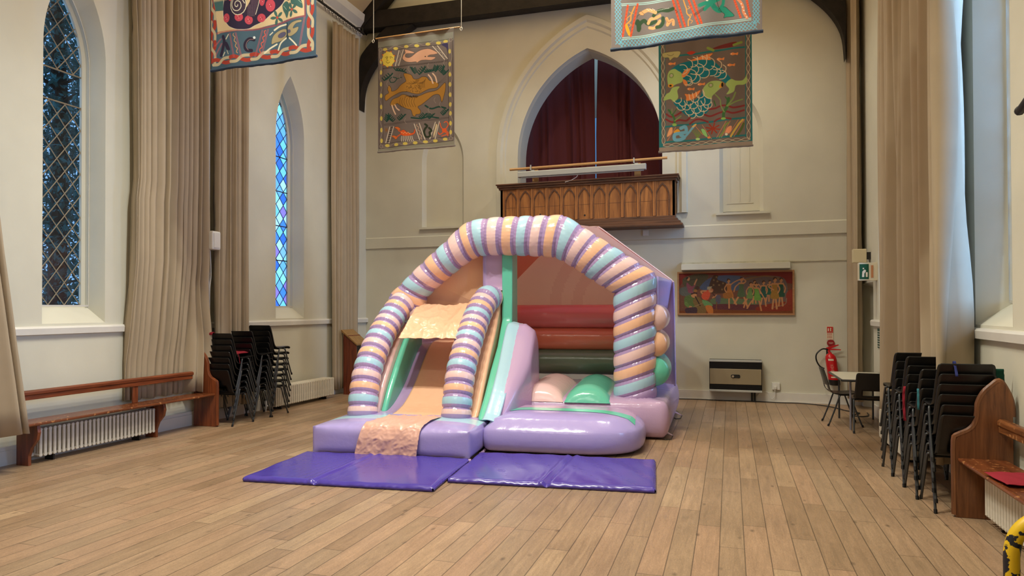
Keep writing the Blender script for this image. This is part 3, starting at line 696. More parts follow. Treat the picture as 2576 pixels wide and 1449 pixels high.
# back and side walls made of stacked horizontal tubes
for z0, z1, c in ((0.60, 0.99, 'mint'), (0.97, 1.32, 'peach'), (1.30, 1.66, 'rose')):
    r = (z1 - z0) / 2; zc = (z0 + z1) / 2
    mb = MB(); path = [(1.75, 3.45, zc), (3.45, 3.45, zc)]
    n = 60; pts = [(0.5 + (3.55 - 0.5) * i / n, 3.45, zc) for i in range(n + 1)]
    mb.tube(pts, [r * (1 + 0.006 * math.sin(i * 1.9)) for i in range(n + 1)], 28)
    cast(mb, 'back_wall_tube', VM[{'rose': 'shaded_rose', 'peach': 'shaded_peach', 'mint': 'shaded_mint'}[c]], {'rose': 'shade-reddened pink', 'peach': 'shade-reddened peach', 'mint': 'shade-darkened mint green'}[c] + ' tube of the back wall')  # interior shade and reddish glow are put into these tube colours
    mb = MB(); n = 40; pts = [(3.68 + 0.05 * math.sin(PI * i / n), 1.85 + (3.55 - 1.85) * i / n, zc) for i in range(n + 1)]
    mb.tube(pts, [r * 0.98 * (1 + 0.012 * math.sin(i * 1.9)) * math.sqrt(max(0.003, 1 - max(0, 1 - i / 2.5) ** 2)) for i in range(n + 1)], 28)
    cast(mb, 'side_wall_tube', VM['pink' if c == 'rose' else c], c.replace('mint', 'mint green').replace('rose', 'pink') + ' tube of the right side wall')

# back frame
fr_o = [(4.0, 0.45), (3.98, 2.0), (2.86, 2.86), (1.10, 2.86), (-0.02, 2.0), (0.0, 0.45)]
fr_i = [(0.34, 0.45), (0.34, 1.86), (1.22, 2.54), (2.74, 2.54), (3.64, 1.84), (3.66, 0.45)]
XZY = lambda a, b, h: (a, h, b)
for k, (a, b, c, d) in enumerate(zip(fr_o, fr_o[1:], fr_i[::-1], fr_i[::-1][1:])):
    mb = MB(); quad = [a, b, d, c]
    inflate(mb, quad, 3.86, 3.56, XZY, bs=0.02, b1=0.05, b0=0.05, step=0.05, pucker=0.005)
    cast(mb, 'back_frame', VM['lilac' if k in (0, 4) else 'pink'])
# peach back sheet above the tubes, with sewn rainbow bands
mb = MB(); AXs = 2.75
poly = [(0.34, 1.62), (3.64, 1.62), (3.64, 1.86), (2.74, 2.56), (1.22, 2.56), (0.34, 1.88)]
def sheet_row(u, v):
    z = 1.62 + 0.94 * v; cut = max(0, (z - 1.87) / 0.69) * 0.88; return (0.34 + cut + (3.30 - 2 * cut) * u, 3.60, z)
def sheet_m(u, v):
    x, _, z = sheet_row(u, v); r = math.hypot(x - 3.2, z - 1.60); return 1 if (0.62 < r < 0.78 or r > 0.95) and x < 3.2 and r < 1.12 else 0
mb.grid(sheet_row, 90, 40, sheet_m); cast(mb, 'back_sheet', [VM['faded_peach'], VM['faded_pink']], 'pale peach back sheet with faint rainbow bands', smooth=False)

# front arch of striped puffs
def striped(mb, stations, cols, ydepth=0.26, yc=1.95, seg=144, sub=10):
    """stations: (inner x, inner z, outer x, outer z)"""
    for k in range(len(stations) - 1):
        A = stations[k]; B = stations[k + 1]; col = cols[k]
        def ring(t, f):
            xi, zi, xo, zo = [a + (b - a) * t for a, b in zip(A, B)]
            c = Vector(((xi + xo) / 2, yc, (zi + zo) / 2)); e = Vector(((xo - xi) / 2, 0, (zo - zi) / 2)) * f
            return c, e, ydepth * f
        def fn(u, v):
            s_ = math.sin(PI * v) if 0 < v < 1 else 0
            f = 0.925 + 0.095 * (s_ ** 0.55)
            c, e, yd = ring(v, f); a = 2 * PI * u
            pk = 1 + 0.014 * math.sin(a * 31 + k * 2 + 2 * math.sin(a * 3 + k)) * (1 - s_) * (1 if 0 < v < 1 else 0)
            p = c + e * math.cos(a) * pk + Vector((0, yd * math.sin(a) * pk, 0)); return tuple(p)
        mm = lambda u, v: (3 if (v < 0.19 or v >= 0.79) else col)
        mb.grid(fn, seg, sub, mm)
    for st in (stations[0], stations[-1]):
        xi, zi, xo, zo = st; f = 0.925
        vs = [tuple(Vector(((xi + xo) / 2, yc, (zi + zo) / 2)) + Vector(((xo - xi) / 2, 0, (zo - zi) / 2)) * f * math.cos(2 * PI * i / seg) + Vector((0, ydepth * f * math.sin(2 * PI * i / seg), 0))) for i in range(seg)]
        mb.add(vs, [tuple(range(seg))], 3)
st = [(3.18, 0.42, 3.72, 0.45)]
leg = [(3.18, 0.44 + 0.19 * k, 3.72, 0.62 + 0.20 * k) for k in range(0, 8)]
leg[-1] = (3.18, 1.79, 3.73, 2.04)
st += leg
inn = (3.18, 1.79); out = (3.73, 2.04); c1i = (2.53, 2.22); c1o = (2.79, 2.67)
for k in range(1, 6):
    t = k / 5; st.append((inn[0] + (c1i[0] - inn[0]) * t, inn[1] + (c1i[1] - inn[1]) * t, out[0] + (c1o[0] - out[0]) * t, out[1] + (c1o[1] - out[1]) * t))
st += [(2.42, 2.27, 2.55, 2.83), (2.24, 2.29, 2.34, 2.83), (2.06, 2.30, 2.14, 2.83), (1.89, 2.31, 1.94, 2.83), (1.70, 2.32, 1.73, 2.83), (1.52, 2.32, 1.51, 2.82),
       (1.40, 2.31, 1.27, 2.79), (1.28, 2.26, 1.11, 2.69), (1.13, 2.16, 0.95, 2.53), (1.00, 2.06, 0.78, 2.39), (0.88, 1.96, 0.61, 2.24), (0.75, 1.86, 0.44, 2.09), (0.64, 1.75, 0.29, 1.94), (0.62, 1.60, 0.12, 1.80), (0.62, 1.42, 0.10, 1.60)]
st += [(0.62, 1.36, 0.10, 1.50)]
cyc = [0, 1, 2]      # blue, peach, pink
cols = [3] + [cyc[k % 3] for k in range(len(st) - 2)]
mb = MB(); striped(mb, st, cols)
cast(mb, 'striped_arch', [VM['blue'], VM['peach'], VM['pink'], VM['mauve']], 'arch of striped puffs over the entrance', ang=60)

# two striped tubes edging the slide
def slide_tube(ctrl, r, nb, cols, name, label):
    P = catmull(ctrl, 24); L_ = [0]
    for a, b in zip(P, P[1:]): L_.append(L_[-1] + (b - a).length)
    T = L_[-1]
    def at(s_):
        for i in range(len(L_) - 1):
            if s_ <= L_[i + 1]: return P[i].lerp(P[i + 1], (s_ - L_[i]) / (L_[i + 1] - L_[i] + 1e-9))
        return P[-1]
    mb = MB(); seg = 120; sub = 8
    for k in range(nb):
        def fn(u, v):
            s_ = (k + v) / nb * T; p = at(s_); t = (at(min(T, s_ + 0.03)) - at(max(0, s_ - 0.03))).normalized()
            ex = Vector((1, 0, 0)); ex = (ex - t * ex.dot(t)).normalized(); ey = t.cross(ex)
            q = math.sin(PI * v) if 0 < v < 1 else 0; f = r * (0.90 + 0.13 * q ** 0.55)
            if k == nb - 1: f *= math.sqrt(max(0.02, 1 - (v * 0.9) ** 2))
            a = 2 * PI * u; pk = 1 + 0.020 * math.sin(a * 24 + k * 2 + 2 * math.sin(a * 3 + k)) * (1 - q) * (1 if 0 < v < 1 else 0)
            return tuple(p + (ex * math.cos(a) + ey * math.sin(a)) * f * pk)
        mb.grid(fn, seg, sub, (lambda u, v: 3 if (v < 0.25 or v >= 0.74) else cols[k % 3]) if k else 3 if False else (lambda u, v: 3 if (v < 0.4 or v >= 0.8) else cols[k % 3]))
    for s_, q in ((0, 0),):
        p = at(0); t = (at(0.03) - p).normalized(); ex = Vector((1, 0, 0)); ex = (ex - t * ex.dot(t)).normalized(); ey = t.cross(ex)
        mb.add([tuple(p + (ex * math.cos(2 * PI * i / seg) + ey * math.sin(2 * PI * i / seg)) * r * 0.90) for i in range(seg)], [tuple(range(seg))], 3)
    cast(mb, name, [VM['blue'], VM['peach'], VM['pink'], VM['mauve']], label, ang=60)
rt = [(1.43, 0.72, 0.30), (1.43, 0.78, 0.55), (1.43, 0.93, 0.86), (1.44, 1.17, 1.14), (1.45, 1.46, 1.40), (1.48, 1.72, 1.62), (1.53, 1.90, 1.74), (1.60, 2.06, 1.70)]
lt = [(0.26, 0.72, 0.30), (0.25, 0.78, 0.55), (0.24, 0.93, 0.86), (0.25, 1.17, 1.14), (0.28, 1.46, 1.40), (0.34, 1.72, 1.62), (0.41, 1.90, 1.74), (0.50, 2.06, 1.70)]
slide_tube(rt, 0.175, 15, [2, 0, 1], 'slide_tube', 'striped tube on the right edge of the slide')
slide_tube(lt, 0.175, 15, [2, 0, 1], 'slide_tube', 'striped tube on the left edge of the slide')

# slide walls: a peach slab under each striped tube, a mint slab behind, mauve border
pe = [(0.74, 0.32), (2.2, 0.32), (2.2, 1.7), (2.12, 1.74), (1.95, 1.66), (1.68, 1.32), (1.35, 1.0), (1.05, 0.66), (0.88, 0.45)]
mi = [(0.62, 0.32), (2.35, 0.40), (2.35, 2.40), (1.97, 2.36), (1.97, 1.9), (1.95, 1.46), (1.66, 1.12), (1.28, 0.84), (0.95, 0.56)]
mb = MB(); mb.prism(pe, YZX, 1.50, 1.68); cast(mb, 'slide_wall_panel', VM['peach'], 'peach inner wall on the right of the slide', bevel=0.035)
mb = MB(); mb.prism(mi, YZX, 1.70, 1.84); cast(mb, 'divider_wall', VM['mint'], 'mint green wall between slide and bouncing area', bevel=0.035)
pl = [(0.80, 0.32), (2.2, 0.32), (2.2, 1.7), (1.95, 1.62), (1.68, 1.36), (1.35, 1.06), (1.05, 0.72), (0.9, 0.5)]
mb = MB(); mb.prism(pl, YZX, 0.12, 0.42); cast(mb, 'slide_wall_panel', VM['pink'], 'pink inner wall on the left of the slide', bevel=0.035)
tl = [(0.86, 0.335), (2.2, 0.45), (2.2, 1.52), (1.9, 1.44), (1.6, 1.18), (1.3, 0.88), (1.05, 0.60)]
mb = MB(); mb.prism(tl, YZX, 0.42, 0.50); cast(mb, 'slide_wall_insert', VM['mint'], 'mint green insert of the left slide wall', bevel=0.035)
# sliding surface
prof = catmull([(0, 2.6, 1.16), (0, 2.15, 1.10), (0, 1.85, 0.90), (0, 1.5, 0.62), (0, 1.15, 0.43), (0, 0.9, 0.36), (0, 0.66, 0.335), (0, 0.45, 0.335)], 8)
def surf(x0, x1, dz, wob=0.0, seed=0):
    def fn(u, v):
        i = v * (len(prof) - 1); k = min(int(i), len(prof) - 2); p = prof[k].lerp(prof[k + 1], i - k)
        return (x0 + (x1 - x0) * u, p.y, p.z + dz + (wob * crumple(u * 0.7, v * 2.2, 3.0, 1.0, 4.0) * math.sin(PI * u) if wob else 0))
    return fn
mb = MB(); mb.grid(surf(0.42, 1.34, 0.0), 20, 60); cast(mb, 'slide_bed', VM['mauve'], 'mauve border of the slide bed')
mb = MB(); mb.grid(surf(0.64, 1.28, 0.014, 0.010), 30, 90); cast(mb, 'slide_sheet', CLOTHV, 'peach sliding sheet', solid=0.004)
# loose pink runner over the landing's front edge
rp = [(0.60, 0.352), (0.30, 0.362), (0.06, 0.352), (-0.02, 0.31), (-0.055, 0.22), (-0.065, 0.12), (-0.07, 0.03)]
rpc = catmull([(0, a, b) for a, b in rp], 8)
def run(u, v):
    i = v * (len(rpc) - 1); k = min(int(i), len(rpc) - 2); p = rpc[k].lerp(rpc[k + 1], i - k)
    x = (0.66 - 0.13 * v) + ((1.30 - 0.07 * v) - (0.66 - 0.13 * v)) * u
    c = crumple(u * 0.7, v * 0.75, 5.0, 0.011, 2.0); low = min(1, max(0, (v - 0.35) / 0.2))
    return (x + 0.006 * c / 0.011 * low, p.y - 0.020 - c * low, p.z + 0.014 * (1 - low) + c * (1 - low) + (0.012 * math.sin(u * 7) if v == 1 else 0))
mb = MB(); mb.grid(run, 90, 90); cast(mb, 'landing_runner', CLOTHP, 'crumpled pink vinyl runner over the landing', solid=0.004)
# hood flap stretched between the tubes
def flap(u, v):
    y = 1.90 - 0.80 * v; z = 1.70 - 0.44 * v - 0.05 * math.sin(PI * u) * (1 - v) - 0.02 * math.sin(PI * u) ** 2 * v + 0.02 * (1 - math.sin(PI * u)) * v * 0
    x0 = 0.55 + 0.02 * v; x1 = 1.30 + 0.04 * v
    z -= 0.03 * (abs(2 * u - 1) ** 3) * v
    c = crumple(u * 0.8, v * 0.9, 3.2, 0.020, 7.0) * math.sin(PI * min(1, max(0.12, u))) ** 0.5; z += c; y -= c * 0.8
    return (x0 + (x1 - x0) * u, y, z)
mb = MB(); mb.grid(flap, 90, 80); cast(mb, 'hood_flap', CLOTHV, 'loose peach vinyl flap across the slide', solid=0.005)
# slanting peach sheet behind the platform and the mauve post
mb = MB()
sh = [(0.50, 1.60), (1.48, 1.60), (1.48, 2.36), (1.36, 2.36), (1.15, 2.22), (0.78, 1.92), (0.55, 1.76)]
mb.flat(sh, lambda a, b: (a, 2.12 + 0.05 * math.sin(a * 5), b)); cast(mb, 'platform_sheet', CLOTHV, 'peach sheet behind the slide platform', smooth=False, solid=0.004)
mb = MB(); inflate(mb, [(1.44, 1.80), (1.75, 1.86), (1.75, 2.42), (1.44, 2.42)], 2.22, 1.97, lambda a, b, h: (a, h, b), bs=0.02, b1=0.05, step=0.06); cast(mb, 'post', VM['lilac'], 'lilac post under the arch')
# buttress beside the entrance
bu = [(0.62, 0.33), (0.76, 0.43), (0.98, 0.60), (1.32, 0.88), (1.64, 1.20), (1.84, 1.36), (2.02, 1.40), (2.20, 1.30), (2.28, 0.95), (2.30, 0.45), (2.3, 0.30), (0.4, 0.28)]
bu = [tuple(p)[:2] for p in catmull([(a, b, 0) for a, b in bu[:10]], 3)] + [(2.3, 0.28), (0.62, 0.26)]
mb = MB()
P0 = resample(bu, 0.05)[::-1]
def BX(a, b, h):
    wdt = 1.0 if a > 1.5 else max(0.12, (a - 0.2) / 1.3)
    return (1.86 + (h - 1.86) * wdt, a, b)
inflate(mb, bu[::-1], 1.86, 2.02, lambda a, b, h: BX(a, b, h), bs=-0.0, b1=0.16, step=0.05, pucker=0.004)
cast(mb, 'buttress', VM['lilac'], 'lilac rounded buttress beside the entrance')
mb = MB(); top = catmull([(a, b, 0) for a, b in [(0.50, 0.345), (0.66, 0.405), (0.98, 0.61), (1.32, 0.89), (1.64, 1.21), (1.84, 1.37), (2.02, 1.41)]], 8)
def bb(u, v):
    i = v * (len(top) - 1); k = min(int(i), len(top) - 2); p = top[k].lerp(top[k + 1], i - k)
    return (1.80 + 0.17 * u, p.x - 0.015 + 0.03 * u * u, p.y + 0.018 * math.sin(PI * min(1, u + 0.2)) - 0.012 * u + 0.0012 * math.sin(v * 160) * u)
mb.grid(bb, 8, 90); cast(mb, 'buttress_edge', VM['blue'], 'pale blue edge of the buttress', solid=0.01)
# roof sheets between front arch and back frame
def sheet(a, b, c, d, n=10):
    a, b, c, d = map(Vector, (a, b, c, d))
    return lambda u, v: tuple(a.lerp(b, u).lerp(d.lerp(c, u), v))
for q, c in ((((3.70, 2.0, 2.0), (2.74, 2.0, 2.70), (2.86, 3.7, 2.86), (3.97, 3.7, 2.02)), 'pink'), (((2.74, 2.0, 2.70), (1.20, 2.0, 2.72), (1.1, 3.7, 2.86), (2.86, 3.7, 2.86)), 'lilac'), (((1.20, 2.0, 2.72), (0.25, 2.0, 1.95), (0.0, 3.7, 2.02), (1.1, 3.7, 2.86)), 'peach')):
    mb = MB(); mb.grid(sheet(*q), 10, 10); cast(mb, 'roof_panel', VM['roof_' + c])
mb = MB(); mb.grid(sheet((3.72, 2.1, 1.6), (3.72, 2.1, 2.02), (3.95, 3.6, 2.02), (3.88, 3.6, 1.6)), 6, 10); cast(mb, 'side_panel', VM['lilac'], solid=0.03)
mb = MB(); mb.grid(sheet((1.30, 2.55, 2.30), (1.30, 2.30, 2.60), (2.05, 3.55, 2.52), (1.50, 3.57, 1.98)), 8, 8); cast(mb, 'inner_gusset', VM['shaded_peach'], 'deep orange corner piece under the roof')
# tie-down flaps
for x, y in ((3.86, 1.60), (4.03, 3.2)):
    mb = MB(); mb.add([(x - 0.08, y, 0.10), (x - 0.06, y + 0.16, 0.10), (x + 0.06, y + 0.02, 0.045)], [(0, 1, 2)]); f = cast(mb, 'tie_down_flap', VM['lilac'], solid=0.006, smooth=False)
    mb = MB(); mb.tube([(x + 0.05, y + 0.02, 0.05), (x + 0.03, y - 0.02, 0.012), (x - 0.04, y - 0.05, 0.010), (x - 0.06, y - 0.03, 0.02)], 0.006, 6); cast(mb, 'ground_hook', IRON)

# ------------------------------------------------------------------ crash mats
MATV = mat('purple_mat_vinyl', srgb(76, 62, 158), 0.2, 0.6, bump=0.35, bscale=5, bdist=0.012, detail=5)
def crash_mat(x0, y0, w_, d_, label, fold, seed):
    o = Vector((-4.39, 6.44, 0)); ux = Vector((math.cos(TH), math.sin(TH), 0)); uy = Vector((-math.sin(TH), math.cos(TH), 0))
    loc = o + ux * x0 + uy * y0
    T = thing('crash_mat', loc, label, 'crash mat', rz=TH)
    mb = MB(); random.seed(seed); h = 0.05
    def top(u, v):
        x = w_ * u; y = d_ * v; e = min(u * w_, (1 - u) * w_, v * d_, (1 - v) * d_)
        z = h * (0.72 + 0.28 * math.sqrt(min(1, e / 0.03)))
        dd = (u - fold) * w_ - 0.10 * (v - 0.5)
        z -= 0.020 * math.exp(-(dd / 0.018) ** 2) * (1 - 0.5 * v); z += 0.008 * math.exp(-((abs(dd) - 0.05) / 0.02) ** 2)
        z += 0.004 * math.sin(dd * 90) * math.exp(-abs(dd) / 0.10) * (1 - v) + 0.003 * math.sin(u * 7 + v * 3 + seed) + 0.0025 * math.sin((u * 3 + v) * 14 + seed)
        return (x, y, z)
    nu, nv = 150, 90
    mb.grid(top, nu, nv)
    def side(f):
        def g(u, v):
            p = Vector(top(*f(u))); bl = 0.012 * math.sin(PI * v); c = Vector((w_ / 2, d_ / 2, 0)); q = Vector((p.x, p.y, 0))
            n = {0: Vector((0, -1, 0)), 1: Vector((1, 0, 0)), 2: Vector((0, 1, 0)), 3: Vector((-1, 0, 0))}[f(0.5)[2] if len(f(0.5)) > 2 else 0]
            return tuple(q + n * (bl + 0.003 * math.sin(u * 90) * math.sin(PI * v)) + Vector((0, 0, 0.001 + (p.z - 0.001) * (1 - v))))
        return g
    def S_(f, k):
        def g(u, v):
            p = Vector(top(*f(u))); n = (Vector((0, -1, 0)), Vector((1, 0, 0)), Vector((0, 1, 0)), Vector((-1, 0, 0)))[k]
            return tuple(Vector((p.x, p.y, 0)) + n * ((0.012 + 0.003 * math.sin(u * 140 + 3 * math.sin(u * 17))) * math.sin(PI * v)) + Vector((0, 0, 0.001 + (p.z - 0.001) * (1 - v))))
        return g
    mb.grid(S_(lambda u: (u, 0), 0), nu, 5); mb.grid(S_(lambda u: (1, u), 1), nv, 5); mb.grid(S_(lambda u: (u, 1), 2), nu, 5); mb.grid(S_(lambda u: (0, u), 3), nv, 5)
    mb.build('cover', MATV, T, ang=60)
crash_mat(-0.05, -1.21, 1.84, 1.17, 'purple padded crash mat in front of the slide landing, left one', 0.42, 1)
crash_mat(1.83, -0.88, 1.86, 1.16, 'purple padded crash mat in front of the rounded step, right one', 0.52, 2)

# ------------------------------------------------------------------ stacking chairs
def make_chair(label, group=None):
    T = thing('stacking_chair', (0, 0, 0), label, 'chair', group)
    pr = catmull([(0, -0.272, 0.775), (0, -0.262, 0.74), (0, -0.238, 0.66), (0, -0.215, 0.57), (0, -0.198, 0.50), (0, -0.165, 0.452), (0, -0.10, 0.432), (0, 0.0, 0.428), (0, 0.10, 0.436), (0, 0.17, 0.438), (0, 0.205, 0.420), (0, 0.215, 0.40)], 3)
    nv = len(pr) - 1; nu = 18
    def P(u, v):
        i = v * nv; k = min(int(i + 1e-6), nv - 1); p = pr[k].lerp(pr[k + 1], i - k); a = 2 * u - 1
        hw = interp([(0, 0.170), (0.03, 0.186), (0.08, 0.196), (0.35, 0.212), (0.5, 0.212), (0.8, 0.205), (0.95, 0.195), (1, 0.175)], v)
        cur = 0.018 * (a * a) * (1 if v < 0.4 else max(0, 1 - (v - 0.4) * 6))
        lip = -0.006 * (abs(a) ** 10)
        return (a * hw, p.y + cur + (lip if v < 0.4 else 0), p.z + (0.010 * a * a if v > 0.5 else 0) + (lip * 1.5 if v > 0.5 else 0))
    mb = MB(); vs = [P(i / nu, j / nv) for j in range(nv + 1) for i in range(nu + 1)]; W_ = nu + 1; fs = []
    for j in range(nv):
        for i in range(nu):
            cu = (i + 0.5) / nu * 2 - 1; cv = (j + 0.5) / nv
            if 0.315 < cv < 0.40 and abs(cu) < 0.60: continue      # hand slot at the foot of the back
            fs.append((j * W_ + i, j * W_ + i + 1, (j + 1) * W_ + i + 1, (j + 1) * W_ + i))
    mb.add(vs, fs); mb.build('shell', BLKP, T, solid=0.007, ang=70, recalc=False)
    proto = None
    for sx in (-1, 1):
        for sy in (-1, 1):
            pts = catmull([(sx * 0.222, sy * 0.212, 0.0), (sx * 0.214, sy * 0.13, 0.22), (sx * 0.208, sy * 0.075, 0.385), (sx * 0.195, sy * 0.06, 0.412), (sx * 0.12, sy * 0.055, 0.416)], 3)
            mb = MB(); mb.tube(pts, 0.0105, 8, 0); mb.tube([(sx * 0.2225, sy * 0.215, 0.0), (sx * 0.2215, sy * 0.205, 0.03)], 0.0135, 8, 1); mb.build('leg', [STEEL, BLKP], T, ang=60)
    mb = MB(); mb.tube([(-0.19, -0.055, 0.416), (0.19, -0.055, 0.416)], 0.0105, 8); mb.tube([(-0.19, 0.055, 0.416), (0.19, 0.055, 0.416)], 0.0105, 8)
    for sx in (-1, 1): mb.tube([(sx * 0.16, -0.055, 0.416), (sx * 0.16, 0.055, 0.416)], 0.008, 6)
    mb.build('seat_frame', STEEL, T)
    return T
ORD = ['lowest', 'second from the floor', 'third from the floor', 'fourth from the floor', 'fifth from the floor', 'sixth from the floor', 'seventh from the floor', 'eighth from the floor']
chair0 = make_chair('black plastic stacking chair, lowest of the nearest left stack, beside the bench end'); used = [False]
def put_chair(x, y, z, rz, label, group=None):
    if not used[0]:
        used[0] = True; c = chair0; c.location = (x, y, z); c.rotation_euler = (0, 0, rz)
    else: c = dup(chair0, (x, y, z), rz)
    c['label'] = label
    if group: c['group'] = group
    elif 'group' in c: del c['group']
    return c
stacks = [(-6.70, 7.84, 7, 0.083, 'nearest left stack by the bench', 'nearest left chair stack'),
          (-6.70, 8.26, 7, 0.086, 'middle left stack', 'middle left chair stack'),
          (-6.73, 8.68, 8, 0.084, 'farthest left stack', 'farthest left chair stack'),
          (1.735, 6.24, 6, 0.078, 'nearest right stack', 'nearest right chair stack'),
          (1.70, 6.63, 5, 0.078, 'second right stack', 'second right chair stack'),
          (1.69, 7.03, 6, 0.078, 'third right stack', 'third right chair stack'),
          (1.68, 7.43, 6, 0.080, 'farthest right stack', 'farthest right chair stack')]
for x, y, n, dz, wh, grp in stacks:
    for k in range(n):
        pos = 'topmost' if k == n - 1 else ORD[k]
        put_chair(x + (0.004 * math.sin(k * 2.1)), y + 0.012 * k, k * dz, 0.015 * math.sin(k * 1.7), 'black plastic stacking chair, %s in the %s' % (pos, wh), grp)
put_chair(1.46, 10.27, 0, -PI / 2 + 0.05, 'black plastic chair pushed up to the left side of the white table')
put_chair(1.73, 9.74, 0, -0.06, 'black plastic chair standing at the near side of the white table')

def cushion(loc, w_, d_, h, rz, label, parts=None, m=REDF, cat='cushion', name='cushion', tie=False, tilt=0.0):
    T = thing(name, loc, label, cat, rz=rz); T.rotation_euler = (tilt, 0, rz)
    mb = MB()
    g = lambda a: max(0, 1 - abs(2 * a - 1) ** 3) ** 0.6
    for sg in (1, -1):
        mb.grid(lambda u, v: (w_ * (u - 0.5), d_ * (v - 0.5), h / 2 + sg * h / 2 * g(u) * g(v) + 0.002 * math.sin(u * 17 + v * 9)), 20, 20)
    mb.build('cover', m, T, ang=80)
    if tie:
        mb = MB(); mb.tube([(w_ / 2, -d_ / 2, h / 2), (w_ / 2 + 0.03, -d_ / 2 - 0.01, 0), (w_ / 2 + 0.035, -d_ / 2, -0.07), (w_ / 2 + 0.03, -d_ / 2 + 0.02, -0.12)], 0.004, 5); mb.build('tie', m, T)
    return T
cushion((-6.72, 7.93, 0.965), 0.36, 0.34, 0.045, 0.1, 'red seat cushion lying on the topmost chair of the nearest left stack', tie=True)
cushion((-6.70, 8.36, 0.985), 0.36, 0.34, 0.04, 0.0, 'red seat cushion on the topmost chair of the middle left stack')
cushion((-6.73, 8.80, 1.065), 0.36, 0.34, 0.04, 0.0, 'red seat cushion on the topmost chair of the farthest left stack')
def drape(pts, w_, m, name, label, cat):
    pts = catmull(pts, 4); mb = MB(); n = len(pts) - 1
    mb.grid(lambda u, v: tuple(pts[min(n, int(round(v * n)))] + Vector(((u - 0.5) * w_, 0.004 * math.sin(v * 20 + u * 3), 0))), 6, n)
    o = mb.build(name, m, solid=0.004, ang=80, origin=tuple(pts[-1])); return tag(o, label, cat)
drape([(-6.85, 7.615, 1.25), (-6.85, 7.630, 1.285), (-6.85, 7.655, 1.282), (-6.85, 7.675, 1.24), (-6.85, 7.685, 1.17)], 0.09, REDF, 'red_scarf', 'red cloth hooked over the back of the nearest left chair stack', 'scarf')
drape([(1.655, 5.985, 1.07), (1.655, 6.025, 1.14), (1.655, 6.045, 1.180), (1.655, 6.06, 1.172), (1.655, 6.075, 1.12)], 0.018, BLUEF, 'blue_strap', 'blue strap looped over the topmost chair back of the nearest right stack', 'strap')
cushion((1.68, 6.84, 0.785), 0.34, 0.32, 0.045, 0.0, 'red cushion on the topmost chair of the second right stack', tie=False)
drape([(1.475, 6.35, 0.93), (1.472, 6.33, 0.86), (1.470, 6.32, 0.76)], 0.016, TEALF, 'teal_scarf', 'teal cloth strip hanging from the left side of the nearest right chair stack', 'scarf')
drape([(1.955, 6.06, 1.13), (1.965, 6.08, 1.06), (1.97, 6.08, 0.98)], 0.06, mat('dark_green_cloth', srgb(30, 74, 62), 0.85, 0.1), 'green_cloth', 'dark green cloth hanging from the right of the nearest right chair stack', 'cloth')
drape([(1.475, 6.80, 0.90), (1.465, 6.79, 0.82), (1.465, 6.78, 0.70), (1.47, 6.77, 0.60)], 0.02, REDF, 'red_scarf', 'red cloth strip hanging from the left side of the second right chair stack', 'scarf')

# ------------------------------------------------------------------ benches
def bench(side, x_wall, y0, y1, ye, label, mids, rail_z=(0.66, 0.76)):
    BENCH = BENCH2 if side > 0 else globals()['BENCH']; BENCHY = BENCHY2 if side > 0 else globals()['BENCHY']
    """side: -1 left wall, +1 right wall; xs measured from the wall into the room"""
    X = lambda d: x_wall - side * d
    T = thing('pew_bench', (X(0.2), y0, 0), label, 'bench')
    d_end = 0.40
    for yy, nm in ye:
        prof = [(0.02, 0.0), (d_end, 0.0), (d_end, 0.58), (0.375, 0.625), (0.31, 0.66), (0.265, 0.71), (0.245, 0.79), (0.24, 0.87), (0.205, 0.95), (0.15, 1.01), (0.105, 1.045), (0.07, 1.00), (0.03, 0.90), (0.02, 0.78)]
        mb = MB(); mb.prism(prof, lambda a, b, h: (X(a), h, b), yy - 0.022, yy + 0.022); mb.build('bench_end', BENCH, T, smooth=False, bevel=0.006)
        mb = MB(); ed = catmull([(X(a), yy, b) for a, b in [(d_end, 0.02), (d_end, 0.3)] + prof[2:]], 3)
        mb.tube(ed, 0.024, 8); mb.build('edge_moulding', BENCH, T)
    mb = MB(); mb.box((min(X(0.06), X(0.385)), y0 + 0.02, 0.425), (max(X(0.06), X(0.385)), y1 - 0.02, 0.455)); mb.build('seat', BENCHS, T, smooth=False, bevel=0.012)
    z0, z1 = rail_z
    mb = MB(); pr = [(0.075, z0), (0.115, z0), (0.115, z0 + 0.05), (0.125, z0 + 0.055), (0.125, z1 - 0.015), (0.11, z1), (0.07, z1)]
    mb.prism(pr, lambda a, b, h: (X(a), h, b), y0, y1); mb.build('back_rail', BENCHY, T, smooth=False, bevel=0.004)
    for ym in mids:
        mb = MB(); mb.box((min(X(0.07), X(0.10)), ym - 0.035, 0.455), (max(X(0.07), X(0.10)), ym + 0.035, z0)); mb.build('back_post', BENCH, T, smooth=False, bevel=0.004)
        mb = MB(); br = [(0.05, 0.0), (0.22, 0.0), (0.22, 0.10), (0.26, 0.19), (0.335, 0.27), (0.355, 0.35), (0.34, 0.425), (0.05, 0.425)]
        mb.prism(br, lambda a, b, h: (X(a), h, b), ym + 0.19, ym + 0.225); mb.build('support_bracket', BENCH, T, smooth=False, bevel=0.004)
    return T
bench(-1, -7.08, 3.3, 7.62, [(7.57, 'a')], 'long red brown wooden pew bench along the left wall', [4.90, 6.52])
bench(1, 2.03, 3.0, 5.98, [(5.98, 'a')], 'worn wooden pew bench along the right wall, tall pointed end nearest the chairs', [3.6])
cushion((1.80, 5.23, 0.458), 0.30, 0.34, 0.04, 0.08, 'flat red seat cushion lying on the right bench')

